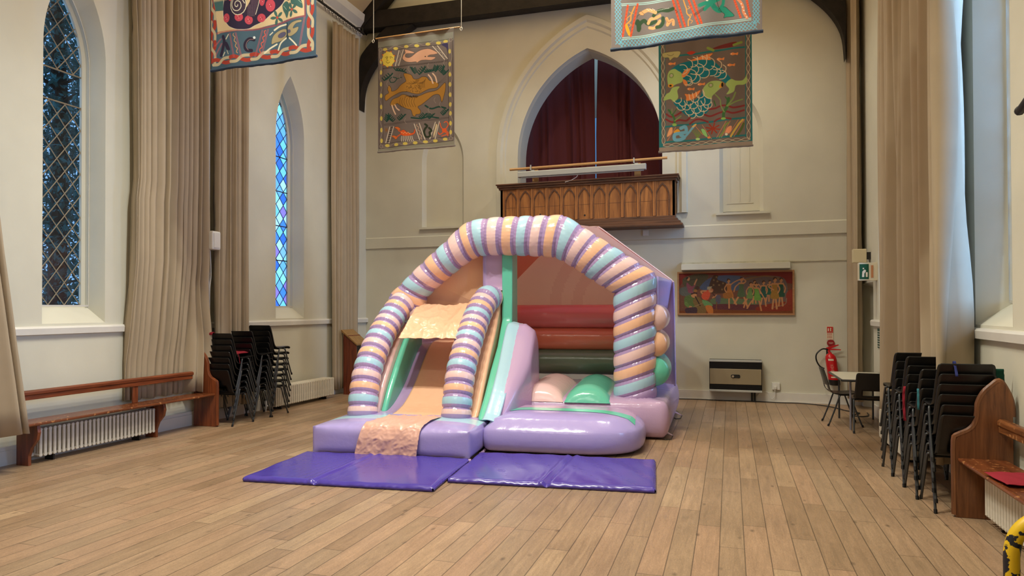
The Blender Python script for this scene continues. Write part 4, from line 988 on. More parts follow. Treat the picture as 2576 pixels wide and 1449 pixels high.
# ------------------------------------------------------------------ radiators
def radiator(xa, xb, y0, y1, z0, z1, label, valve=None, pitch=0.052):
    """columned radiator; xa wall side, xb room side"""
    T = thing('radiator', ((xa + xb) / 2, y0, 0), label, 'radiator')
    n = int(round((y1 - y0) / pitch)); xs = [xa + (xb - xa) * k / 5 for k in range(6)]; lo, hi = min(xa, xb), max(xa, xb)
    proto = None
    for k in range(n):
        if proto is None:
            mb = MB(); yc = y0 + pitch / 2; r = 0.013
            for x in xs: mb.tube([(x, yc, z0 + 0.03), (x, yc, z1 - 0.03)], r, 8)
            for zz in (z0 + 0.025, z1 - 0.025):
                mb.tube([(lo - 0.008, yc, zz), (hi + 0.008, yc, zz)], 0.019, 8)
            mb.tube([(xb, yc, z0 + 0.018), (xb, yc, z1 - 0.018)], 0.016, 8)
            proto = mb.build('section', RADM, T, ang=50)
        else:
            c = proto.copy(); COL.objects.link(c); c.parent = T; c.location = (0, k * pitch, 0)
    mb = MB(); xm = (xa + xb) / 2
    for zz in (z0 + 0.03, z1 - 0.03): mb.tube([(xm, y0 - 0.015, zz), (xm, y0 + n * pitch, zz)], 0.022, 12)
    mb.build('header_pipe', RADM, T)
    for yy in (y0 + 0.2, y0 + n * pitch - 0.2):
        mb = MB(); mb.box((lo + 0.03, yy - 0.01, 0), (hi - 0.03, yy + 0.01, z0 + 0.01)); mb.build('foot', IRON, T, smooth=False)
    if valve:
        mb = MB(); yv = y0 - 0.09; mb.tube([(xm, y0, z0 + 0.03), (xm, yv, z0 + 0.03)], 0.012, 8); mb.tube([(xm, yv, 0.0), (xm, yv, z0 + 0.05)], 0.010, 8); mb.tube([(xm, yv, z0 + 0.05), (xm, yv, z0 + 0.12)], 0.018, 10)
        mb.build('valve', CHROME if valve == 'c' else WHITEP, T)
    return T
radiator(-7.05, -6.87, 5.20, 6.70, 0.06, 0.375, 'white columned radiator under the left bench', 'c')
radiator(-7.05, -6.84, 9.02, 10.70, 0.05, 0.375, 'white columned radiator at the far left, beyond the chair stacks', 'w')
radiator(1.93, 1.70, 7.75, 9.05, 0.05, 0.40, 'cream radiator standing behind the right chair stacks')
radiator(1.98, 1.80, 4.30, 5.86, 0.05, 0.375, 'white columned radiator under the right bench')

# ------------------------------------------------------------------ wooden gallery front in the arch
G = thing('gallery_front', (-2.5, 12.2, 3.05), 'carved knotty pine gallery front with a row of pointed panels below the arch', 'balcony')
gx0, gx1, gy = -4.10, -0.90, 12.04
mb = MB(); mb.box((gx0, gy, 3.20), (gx1, gy + 0.05, 3.86)); mb.box((gx0, gy, 3.20), (gx0 + 0.04, YB - 0.012, 3.86)); mb.box((gx1 - 0.04, gy, 3.20), (gx1, YB - 0.012, 3.86)); mb.build('board', OLDP, G, smooth=False)
mb = MB()
for a, b, c in ((3.83, 3.87, 0.03), (3.87, 3.91, 0.055), (3.91, 3.935, 0.075)): mb.box((gx0 - c, gy - c, a), (gx1 + c, YB - 0.012, b))
mb.build('top_moulding', OLDPX, G, smooth=False, bevel=0.005)
mb = MB()
for a, b, c in ((3.17, 3.22, 0.01), (3.12, 3.17, 0.05), (3.07, 3.12, 0.10), (3.03, 3.07, 0.14)): mb.box((gx0 - c, gy - c, a), (gx1 + c, YB - 0.012, b))
mb.build('base_moulding', OLDPX, G, smooth=False, bevel=0.006)
np_ = 11; pw = (gx1 - gx0 - 0.14) / np_; pp = None
for k in range(np_):
    xc = gx0 + 0.07 + pw * (k + 0.5)
    if pp is None:
        mb = MB(); o1 = lancet(xc, 0.122, 3.56, 3.80, 3.235, 8); o2 = lancet(xc, 0.100, 3.56, 3.765, 3.235, 8)
        n = len(o1); vs = [(a, gy - 0.012, b) for a, b in o1] + [(a, gy - 0.012, b) for a, b in o2] + [(a, gy, b) for a, b in o1] + [(a, gy + 0.0, b) for a, b in o2]
        fs = []
        for i in range(1, n):
            j = (i + 1) % n
            fs += [(i, j, j + n, i + n), (i + 2 * n, j + 2 * n, j, i), (i + n, j + n, j + 3 * n, i + 3 * n)]
        mb.add(vs, fs)
        mb.box((xc - 0.10, gy - 0.002, 3.485), (xc + 0.10, gy + 0.01, 3.490)); pp = mb.build('pointed_panel', OLDPX, G, smooth=False)
        mb = MB(); mb.box((xc + pw / 2 - 0.028, gy - 0.016, 3.22), (xc + pw / 2 + 0.028, gy, 3.84)); ps = mb.build('stile', OLDP, G, smooth=False, bevel=0.003)
    else:
        c = pp.copy(); COL.objects.link(c); c.location = pp.location + Vector((pw * k, 0, 0))
        if k < np_ - 1: c = ps.copy(); COL.objects.link(c); c.location = ps.location + Vector((pw * k, 0, 0))
for kx in (2, 5):
    mb = MB(); xc = gx0 + 0.07 + pw * (kx + 0.53); mb.lathe([(0.0, 0), (0.018, 0)], 0, 0, 14); mb.v = [(xc + a, gy - 0.003, 3.34 - 0.05 * (kx == 5) + b) for a, b, _ in mb.v]; mb.build('knot_hole', IRON, G, smooth=False)
# projection screen case, pole and posts
PR = thing('projector_screen', (-2.5, 12.0, 4.0), 'rolled up projection screen in a long grey case in front of the arch', 'projector screen')
mb = MB(); mb.prism([(11.90, 4.035), (11.99, 4.03), (12.0, 4.05), (12.0, 4.12), (11.985, 4.135), (11.91, 4.135), (11.895, 4.12)], lambda a, b, h: (h, a, b), -3.72, -1.38); mb.build('case', GALVM, PR, smooth=False, bevel=0.004)
mb = MB(); mb.box((-3.66, 11.93, 4.012), (-1.42, 11.955, 4.03)); mb.build('bottom_bar', GALVM, PR, smooth=False)
for x in (-3.44, -1.55):
    mb = MB(); mb.box((x - 0.05, 11.93, 4.135), (x + 0.03, 12.06, 4.155)); mb.box((x - 0.05, 11.93, 4.135), (x - 0.03, 11.95, 4.25)); mb.build('bracket', GALVM, PR, smooth=False)
mb = MB(); mb.tube([(-2.60, 11.96, 4.02), (-2.62, 11.96, 3.98), (-2.72, 11.97, 3.93), (-2.84, 11.97, 3.90)], 0.006, 6); mb.build('pull_cord', WHITEP, PR)
mb = MB(); mb.tube([(-3.90, 11.99, 4.20), (-1.02, 11.99, 4.22)], 0.024, 10); tag(mb.build('wooden_pole', PALEW, origin=(-2.5, 11.99, 4.2)), 'long pale wooden pole fixed above the screen case in front of the arch', 'pole')
for x, nm in ((-3.44, 'left'), (-1.55, 'right')):
    mb = MB(); mb.box((x - 0.055, 12.10, 3.93), (x + 0.055, 12.145, 4.19)); tag(mb.build('wooden_post', PALEW, origin=(x, 12.12, 3.93), smooth=False, bevel=0.003), 'short pale wooden post carrying the screen at its %s end' % nm, 'post')

# ------------------------------------------------------------------ gas heater, socket, cable
HT = thing('gas_heater', (0.08, 12.2, 0), 'beige and black wall heater on the back wall under the painting', 'heater')
HB = mat('heater_beige', srgb(150, 136, 108), 0.4, 0.5, metal=0.2); HK = mat('heater_black', srgb(26, 24, 22), 0.5, 0.4)
mb = MB(); mb.box((-0.345, 12.14, 0.175), (0.51, YB - 0.01, 0.715)); mb.build('body', HK, HT, smooth=False, bevel=0.006)
mb = MB(); mb.box((-0.335, 12.125, 0.30), (0.50, 12.14, 0.565)); mb.build('front_panel', HB, HT, smooth=False, bevel=0.006)
for z in (0.70, 0.19):
    mb = MB(); mb.box((-0.345, 12.12, z - 0.018), (0.51, 12.15, z + 0.018)); mb.build('trim_bar', GALVM, HT, smooth=False, bevel=0.006)
for z0, z1 in ((0.215, 0.295), (0.575, 0.675)):
    mb = MB()
    k = 0
    while z0 + k * 0.012 < z1: mb.box((-0.33, 12.125, z0 + k * 0.012), (0.495, 12.14, z0 + k * 0.012 + 0.006)); k += 1
    mb.build('grille', HK, HT, smooth=False)
mb = MB(); mb.prism(rnd([(0.01, 0.41), (0.16, 0.41), (0.16, 0.47), (0.01, 0.47)], 0.029, 5), lambda a, b, h: (a, h, b), 12.118, 12.13); dp = mb.build('control_plate', HK, HT, smooth=False)
mb = MB(); mb.tube([(0.042, 12.095, 0.44), (0.042, 12.12, 0.44)], 0.020, 14); mb.build('dial', CHROME, HT)
for x in (0.335, 0.38):
    mb = MB(); mb.box((x, 12.26, 0.0), (x + 0.03, 12.30, 0.18)); mb.build('pipe', HK, HT, smooth=False)
def on_wall(name, x0, x1, z0, z1, m, label, cat, d=0.03, extra=None):
    T = thing(name, ((x0 + x1) / 2, YB - d / 2, z0), label, cat)
    mb = MB(); mb.box((x0, YB - d, z0), (x1, YB + 0.001, z1)); mb.build('plate', m, T, smooth=False, bevel=0.004)
    return T
T = on_wall('wall_socket', 0.675, 0.80, 0.21, 0.33, WHITEP, 'white double socket low on the back wall right of the heater', 'socket', 0.045)
mb = MB(); mb.box((0.70, YB - 0.085, 0.225), (0.745, YB - 0.045, 0.275)); mb.build('plug', WHITEP, T, smooth=False, bevel=0.005)
mb = MB(); mb.tube(catmull([(0.72, YB - 0.08, 0.225), (0.71, YB - 0.08, 0.10), (0.66, YB - 0.07, 0.06), (0.60, YB - 0.06, 0.17), (0.50, YB - 0.06, 0.16), (0.42, YB - 0.06, 0.09), (0.36, YB - 0.06, 0.16)], 5), 0.005, 6); mb.build('flex', WHITEP, T)
on_wall('wall_box', -1.49, -1.39, 2.91, 3.01, WHITEP, 'small white socket box high on the back wall under the gallery corner', 'socket', 0.04)
mb = MB(); cb = [(-0.95, 12.2, 0.01), (-0.5, 12.26, 0.01), (-0.2, 12.22, 0.01), (0.4, 12.25, 0.01), (0.8, 12.20, 0.01), (1.1, 12.23, 0.01), (1.4, 12.08, 0.01), (1.58, 11.85, 0.01), (1.70, 11.55, 0.01), (1.86, 11.35, 0.01), (1.72, 11.12, 0.01), (1.80, 10.98, 0.01), (1.93, 11.1, 0.01), (1.97, 11.4, 0.01)]
mb.tube(catmull(cb, 6), 0.008, 6); tag(mb.build('black_cable', HK, origin=(0, 12.2, 0)), 'black cable trailing along the foot of the back wall', 'cable')

# ------------------------------------------------------------------ folding table
FT = thing('folding_table', (1.72, 10.3, 0), 'small white topped folding table in the far right corner', 'table')
TT = mat('table_laminate', srgb(212, 208, 190), 0.3, 0.5)
mb = MB(); mb.prism(rnd([(1.39, 9.70), (2.02, 9.70), (2.02, 10.88), (1.39, 10.88)], 0.03), XYZ, 0.645, 0.668); mb.build('tabletop', TT, FT, smooth=False)
mb = MB(); tp = [(1.385, 9.695), (2.025, 9.695), (2.025, 10.885), (1.385, 10.885)]
for a, b in zip(tp, tp[1:] + tp[:1]): mb.tube([(a[0], a[1], 0.655), (b[0], b[1], 0.655)], 0.015, 8)
mb.build('edge_trim', STEEL, FT)
for x in (1.50, 1.94):
    for y in (9.82, 10.80):
        mb = MB(); mb.tube(catmull([(x, y, 0), (x, y, 0.55), (x, y, 0.62), (x + (0.03 if x < 1.7 else -0.03), y, 0.64), (x + (0.1 if x < 1.7 else -0.1), y, 0.64)], 4), 0.013, 8); mb.build('leg', mat('leg_grey', srgb(140, 138, 150), 0.4, 0.5, metal=0.3) if (x < 1.7 and y < 10) else STEEL, FT)

# ------------------------------------------------------------------ fire extinguisher and signs
RED = mat('extinguisher_red', srgb(190, 22, 28), 0.25, 0.5); SIGNW = mat('sign_white', srgb(222, 206, 180), 0.6, 0.3); SIGNR = mat('sign_red', srgb(196, 44, 36), 0.6, 0.3)
FE = thing('fire_extinguisher', (1.60, 12.2, 0.36), 'red fire extinguisher hanging on the back wall, hose on its left', 'fire extinguisher'); ex, ey = 1.605, 12.21
FEo = FE
def tilt(mb):   # the cylinder hangs a little askew
    mb.v = [(x - (z - 0.55) * 0.13, y, z) for x, y, z in mb.v]; return mb
mb = MB(); mb.lathe([(0.0, 0.38), (0.084, 0.385), (0.086, 0.40), (0.086, 0.76), (0.078, 0.80), (0.055, 0.835), (0.028, 0.85), (0.024, 0.87), (0, 0.87)], ex, ey, 28); tilt(mb).build('cylinder', RED, FE, ang=50)
mb = MB(); mb.box((ex - 0.07, ey + 0.05, 0.80), (ex - 0.03, YB, 0.84)); mb.box((ex - 0.08, YB - 0.012, 0.74), (ex - 0.02, YB, 0.90)); mb.build('wall_bracket', IRON, FE, smooth=False)
mb = MB(); mb.lathe([(0, 0.33), (0.080, 0.33), (0.089, 0.35), (0.089, 0.42), (0.0865, 0.42)], ex, ey, 28); tilt(mb).build('boot', BLKP, FE)
mb = MB()
mb.tube([(ex - 0.01, ey, 0.86), (ex - 0.01, ey, 0.93)], 0.02, 10); mb.prism([(-0.05, 0.92), (0.02, 0.905), (0.17, 0.905), (0.17, 0.92), (0.02, 0.93), (0.15, 0.985), (0.145, 1.0), (-0.02, 0.955), (-0.05, 0.94)], lambda a, b, h: (ex + a, ey + h, b), -0.012, 0.012)
tilt(mb).build('handle', RED, FE, smooth=False, bevel=0.003)
mb = MB(); mb.tube(catmull([(ex - 0.07, ey - 0.01, 0.915), (ex - 0.16, ey - 0.02, 0.92), (ex - 0.245, ey - 0.03, 0.84), (ex - 0.25, ey - 0.03, 0.74), (ex - 0.20, ey - 0.03, 0.64), (ex - 0.13, ey - 0.04, 0.60)], 6), 0.012, 8); mb.build('hose', BLKP, FE)
mb = MB()
def lab(x0, x1, z0, z1, m=0, r=0.0868):
    n = 8; f = lambda u, v: (ex + r * math.sin((x0 + (x1 - x0) * u) / r), ey - r * math.cos((x0 + (x1 - x0) * u) / r), z0 + (z1 - z0) * v)
    mb.grid(f, n, 1, m)
lab(-0.055, 0.03, 0.735, 0.765, 0)
for k, (wd, zz) in enumerate(((0.04, 0.66), (0.05, 0.63), (0.035, 0.60), (0.045, 0.57))): lab(-0.01 - wd / 2, -0.01 + wd / 2, zz, zz + 0.006, 0)
lab(-0.05, 0.045, 0.455, 0.475, 0)
tilt(mb).build('label_print', SIGNW, FE, smooth=False, label='pale printed bands on the red cylinder')
def text(body, size, loc, rot, m, parent, name='lettering', ext=0.001, align='CENTER', sx=1.0):
    c = bpy.data.curves.new('tmp', 'FONT'); c.body = body; c.size = size; c.extrude = ext; c.align_x = align; c.align_y = 'CENTER'
    o = bpy.data.objects.new('tmp', c); COL.objects.link(o); bpy.context.view_layer.update()
    dg = bpy.context.evaluated_depsgraph_get(); me = bpy.data.meshes.new_from_object(o.evaluated_get(dg)); bpy.data.objects.remove(o)
    R = Matrix.Translation(Vector(loc)) @ rot.to_4x4() @ Matrix.Diagonal((sx, 1, 1, 1)); og = Vector(parent['_o'])
    me.transform(Matrix.Translation(-og) @ R); me.materials.clear(); me.materials.append(m)
    o2 = bpy.data.objects.new(name, me); COL.objects.link(o2); o2.parent = parent; return o2
RX = Matrix.Rotation(PI / 2, 3, 'X')
S1 = thing('fire_sign', (1.60, YB - 0.005, 1.1), 'small red and cream fire notice above the round red sign', 'sign')
mb = MB(); mb.box((1.535, YB - 0.008, 1.07), (1.635, YB, 1.29)); mb.build('panel', SIGNW, S1, smooth=False)
mb = MB(); mb.box((1.54, YB - 0.011, 1.20), (1.63, YB - 0.006, 1.285)); mb.box((1.537, YB - 0.011, 1.185), (1.633, YB - 0.006, 1.195)); mb.build('red_field', SIGNR, S1, smooth=False)
mb = MB(); mb.prism([(1.552, 1.212), (1.570, 1.212), (1.570, 1.252), (1.566, 1.262), (1.556, 1.262), (1.552, 1.252)], lambda a, b, h: (a, h, b), YB - 0.014, YB - 0.010)
mb.prism([(1.586, 1.212), (1.606, 1.212), (1.600, 1.235), (1.608, 1.255), (1.596, 1.272), (1.584, 1.25), (1.590, 1.235)], lambda a, b, h: (a, h, b), YB - 0.014, YB - 0.010)
mb.build('pictogram', SIGNW, S1, smooth=False)
mb = MB()
for z in (1.165, 1.145, 1.12, 1.10): mb.box((1.545, YB - 0.011, z), (1.555, YB - 0.006, z + 0.008)); mb.box((1.562, YB - 0.011, z + 0.001), (1.615, YB - 0.006, z + 0.005))
mb.build('small_print', SIGNR, S1, smooth=False)
S2 = thing('round_sign', (1.60, YB - 0.02, 0.96), 'round red sign just above the fire extinguisher', 'sign')
mb = MB(); mb.tube([(1.595, YB - 0.03, 1.015), (1.595, YB, 1.015)], 0.058, 28); mb.build('disc', mat('dark_red_plastic', srgb(150, 36, 40), 0.35, 0.5), S2, ang=50)
mb = MB(); mb.box((1.560, YB - 0.032, 1.016), (1.630, YB - 0.030, 1.022)); mb.box((1.572, YB - 0.032, 1.005), (1.618, YB - 0.030, 1.009)); mb.build('small_print', SIGNW, S2, smooth=False)

# ------------------------------------------------------------------ exit sign, beacon, notice on the right wall
ES = thing('exit_sign', (XR - 0.12, 11.1, 2.0), 'small green and white exit sign box above the door recess', 'exit sign')
GRN = mat('sign_green', srgb(22, 78, 52), 0.5, 0.3)
mb = MB(); mb.box((1.80, 11.00, 2.00), (2.05, 11.08, 2.26)); mb.build('box', mat('sign_box', srgb(216, 206, 180), 0.5, 0.3), ES, smooth=False, bevel=0.004)
mb = MB(); mb.box((1.815, 10.994, 2.02), (1.935, 11.0, 2.24)); mb.build('green_panel', GRN, ES, smooth=False)
mb = MB()
mb.prism([(1.845, 2.05), (1.875, 2.05), (1.875, 2.10), (1.90, 2.14), (1.885, 2.16), (1.868, 2.15), (1.85, 2.13)], lambda a, b, h: (a, h, b), 10.990, 10.995); mb.box((1.855, 10.990, 2.165), (1.873, 10.995, 2.185)); mb.box((1.895, 10.990, 2.05), (1.92, 10.995, 2.12))
mb.build('running_figure', SIGNW, ES, smooth=False)
mb = MB(); mb.box((1.965, 10.994, 2.04), (1.995, 11.0, 2.22)); mb.build('label_strip', mat('faded_red_print', srgb(190, 130, 90), 0.6, 0.2), ES, smooth=False)
EL = thing('emergency_light', (XR - 0.12, 11.4, 2.27), 'square cream alarm box on the right wall above the exit sign', 'alarm box')
mb = MB(); mb.box((1.80, 11.45, 2.29), (1.99, 11.56, 2.50)); mb.build('box', CREAMP, EL, smooth=False, bevel=0.008)
mb = MB(); mb.box((1.99, 11.47, 2.34), (2.05, 11.53, 2.45)); mb.tube([(2.02, 11.46, 2.34), (2.03, 11.44, 2.28), (2.04, 11.40, 2.26)], 0.006, 6); mb.build('fixing', IRON, EL, smooth=False)
NV = thing('wall_vent', (XR - 0.01, 10.9, 1.05), 'small dark green barred vent under the rail near the exit sign', 'vent')
mb = MB(); mb.box((XR - 0.012, 10.62, 1.02), (XR, 10.98, 1.30)); mb.build('plate', mat('vent_green', srgb(54, 84, 72), 0.6, 0.3), NV, smooth=False)
mb = MB(); [mb.box((XR - 0.018, 10.64, 1.04 + k * 0.035), (XR - 0.010, 10.96, 1.052 + k * 0.035)) for k in range(7)]; mb.build('slats', mat('vent_grey', srgb(170, 170, 160), 0.6, 0.3), NV, smooth=False)

# ------------------------------------------------------------------ loudspeaker, cables, lectern
LS = thing('loudspeaker', (-6.9, 7.72, 2.44), 'small white loudspeaker on the pipe casing between the left curtains', 'loudspeaker')
mb = MB(); mb.box((-6.99, 7.66, 2.44), (-6.84, 7.82, 2.70)); mb.build('box', WHITEP, LS, smooth=False, bevel=0.02)
mb = MB(); mb.box((-6.845, 7.68, 2.47), (-6.832, 7.80, 2.67)); mb.build('grille', TRIMP, LS, smooth=False)
for k, dx in enumerate((0.0, 0.03)):
    mb = MB(); mb.tube(catmull([(-6.985 + dx, 7.74, 2.44), (-6.985 + dx, 7.745 + 0.01 * k, 2.1), (-6.98 + dx, 7.73, 1.9), (-6.985 + dx * 0.4, 7.75, 1.6), (-6.985 + dx, 7.74, 1.3), (-6.985, 7.74, 0.5)], 5), 0.006, 6)
    mb.build('cable', WHITEP, LS)
LC = thing('lectern', (-6.78, 11.35, 0), 'slatted red brown wooden lectern with sloping top in the far left corner', 'lectern')
LW = wood('red_lectern_boards', srgb(84, 36, 22), srgb(128, 62, 36), 0.4, 1.0, 2); LT = wood('lectern_top_wood', srgb(126, 92, 50), srgb(156, 118, 68), 0.4, 1, 0)
px0, px1, py0, py1 = -7.10, -6.52, 11.08, 11.70
slope = lambda y: 1.21 - (y - 11.05) * 0.39
C3 = [(-7.12, 11.14), (-6.66, 11.62), (-6.36, 11.34), (-6.82, 10.86)]
# body turned to face the hall: long side towards the camera
A_ = Vector((-6.93, 11.14, 0)); B_ = Vector((-6.64, 11.12, 0)); dirv = (B_ - A_).normalized(); nrm = Vector((dirv.y, -dirv.x, 0)); L0 = (B_ - A_).length
def LP(s_, d_, z): p = A_ + dirv * s_ + Vector((0, -d_, 0)); return (p.x, p.y, z)     # d_ < 0 goes away from the viewer
nb = 4
for k in range(nb):
    a, b = L0 * k / nb + 0.002, L0 * (k + 1) / nb - 0.002
    mb = MB(); za, zb = 1.17 - 0.25 * k / nb, 1.17 - 0.25 * (k + 1) / nb
    vs = [LP(a, 0, 0), LP(b, 0, 0), LP(b, 0, zb), LP(a, 0, za), LP(a, -0.025, 0), LP(b, -0.025, 0), LP(b, -0.025, zb), LP(a, -0.025, za)]
    mb.add(vs, [(0, 1, 2, 3), (4, 7, 6, 5), (0, 4, 5, 1), (1, 5, 6, 2), (2, 6, 7, 3), (3, 7, 4, 0)]); mb.build('side_board', LW, LC, smooth=False)
mb = MB(); vs = []
for z_off in (0.0, -0.03):
    vs += [LP(-0.03, 0.03, 1.215 + z_off), LP(L0 + 0.03, 0.03, 0.955 + z_off), LP(L0 + 0.03, -0.40, 0.955 + z_off), LP(-0.03, -0.40, 1.215 + z_off)]
mb.add(vs, [(0, 1, 2, 3), (7, 6, 5, 4), (0, 4, 5, 1), (1, 5, 6, 2), (2, 6, 7, 3), (3, 7, 4, 0)]); mb.build('sloping_top', LT, LC, smooth=False)
mb = MB(); vs = []
for z_off in (0.012, 0.0):
    vs += [LP(L0 * 0.42, 0.03, 1.10 + z_off), LP(L0 * 0.45, 0.03, 1.088 + z_off), LP(L0 * 0.45, -0.40, 1.088 + z_off), LP(L0 * 0.42, -0.40, 1.10 + z_off)]
mb.add(vs, [(0, 1, 2, 3), (7, 6, 5, 4), (0, 4, 5, 1), (1, 5, 6, 2), (2, 6, 7, 3), (3, 7, 4, 0)]); mb.build('book_ledge', LW, LC, smooth=False)
mb = MB(); vs = [LP(L0 - 0.03, -0.03, 0), LP(L0 - 0.03, -0.38, 0), LP(L0 - 0.03, -0.38, 0.92), LP(L0 - 0.03, -0.03, 0.92), LP(L0 - 0.05, -0.03, 0), LP(L0 - 0.05, -0.38, 0), LP(L0 - 0.05, -0.38, 0.92), LP(L0 - 0.05, -0.03, 0.92)]
mb.add(vs, [(0, 1, 2, 3), (4, 7, 6, 5), (0, 4, 5, 1), (1, 5, 6, 2), (2, 6, 7, 3), (3, 7, 4, 0)]); mb.build('front_board', HK, LC, smooth=False, label='dark front board')

# ------------------------------------------------------------------ yellow tubular frame at the lower right corner
YEL = mat('chipped_yellow_paint', srgb(222, 184, 24), 0.4, 0.5)
nt = YEL.node_tree; N = nt.nodes.new; nz_ = N('ShaderNodeTexNoise'); nz_.inputs['Scale'].default_value = 16; nz_.inputs['Detail'].default_value = 5
cr = N('ShaderNodeValToRGB'); cr.color_ramp.elements[0].position = 0.54; cr.color_ramp.elements[0].color = srgb(222, 184, 24); cr.color_ramp.elements[1].position = 0.56; cr.color_ramp.elements[1].color = srgb(20, 24, 36)
tc = N('ShaderNodeTexCoord'); nt.links.new(tc.outputs['Object'], nz_.inputs['Vector']); nt.links.new(nz_.outputs[0], cr.inputs[0]); nt.links.new(cr.outputs[0], nt.nodes['Principled BSDF'].inputs['Base Color'])
HP = thing('trolley_handle', (1.5, 4.1, 0), 'chipped yellow and black tubular hoop at the lower right corner', 'trolley handle')
mb = MB(); pts = catmull([(1.405, 4.2, 0.0), (1.402, 4.2, 0.18), (1.405, 4.2, 0.33), (1.44, 4.2, 0.43), (1.52, 4.2, 0.50), (1.62, 4.2, 0.53), (1.75, 4.2, 0.53), (1.85, 4.2, 0.48), (1.88, 4.2, 0.36), (1.88, 4.2, 0.0)], 6)
mb.tube(pts, 0.038, 16); mb.build('hoop', YEL, HP)
mb = MB(); mb.box((1.35, 3.5, 0.0), (1.93, 4.26, 0.03)); mb.build('base_plate', IRON, HP, smooth=False)
# dark knob of the window rod on the right wall
KN = thing('window_rod', (2.0, 5.6, 3.05), 'dark rounded end of a metal rod at the right edge beside the near right window', 'rod')
mb = MB(); mb.tube(catmull([(2.0, 5.75, 3.02), (2.0, 5.70, 3.03), (2.0, 5.4, 3.12), (2.02, 4.9, 3.3)], 5), 0.03, 12); mb.v = mb.v; mb.build('rod', IRON, KN)
mb = MB(); mb.lathe([(0, -0.034), (0.018, -0.03), (0.03, -0.015), (0.034, 0), (0.03, 0.015), (0.018, 0.03), (0, 0.034)], 2.0, 5.755, 14); mb.v = [(x, y, z + 3.02) for x, y, z in mb.v]; mb.build('knob', IRON, KN)
mb = MB(); mb.box((2.0, 4.88, 3.27), (2.05, 4.94, 3.33)); mb.build('wall_plate', IRON, KN, smooth=False)

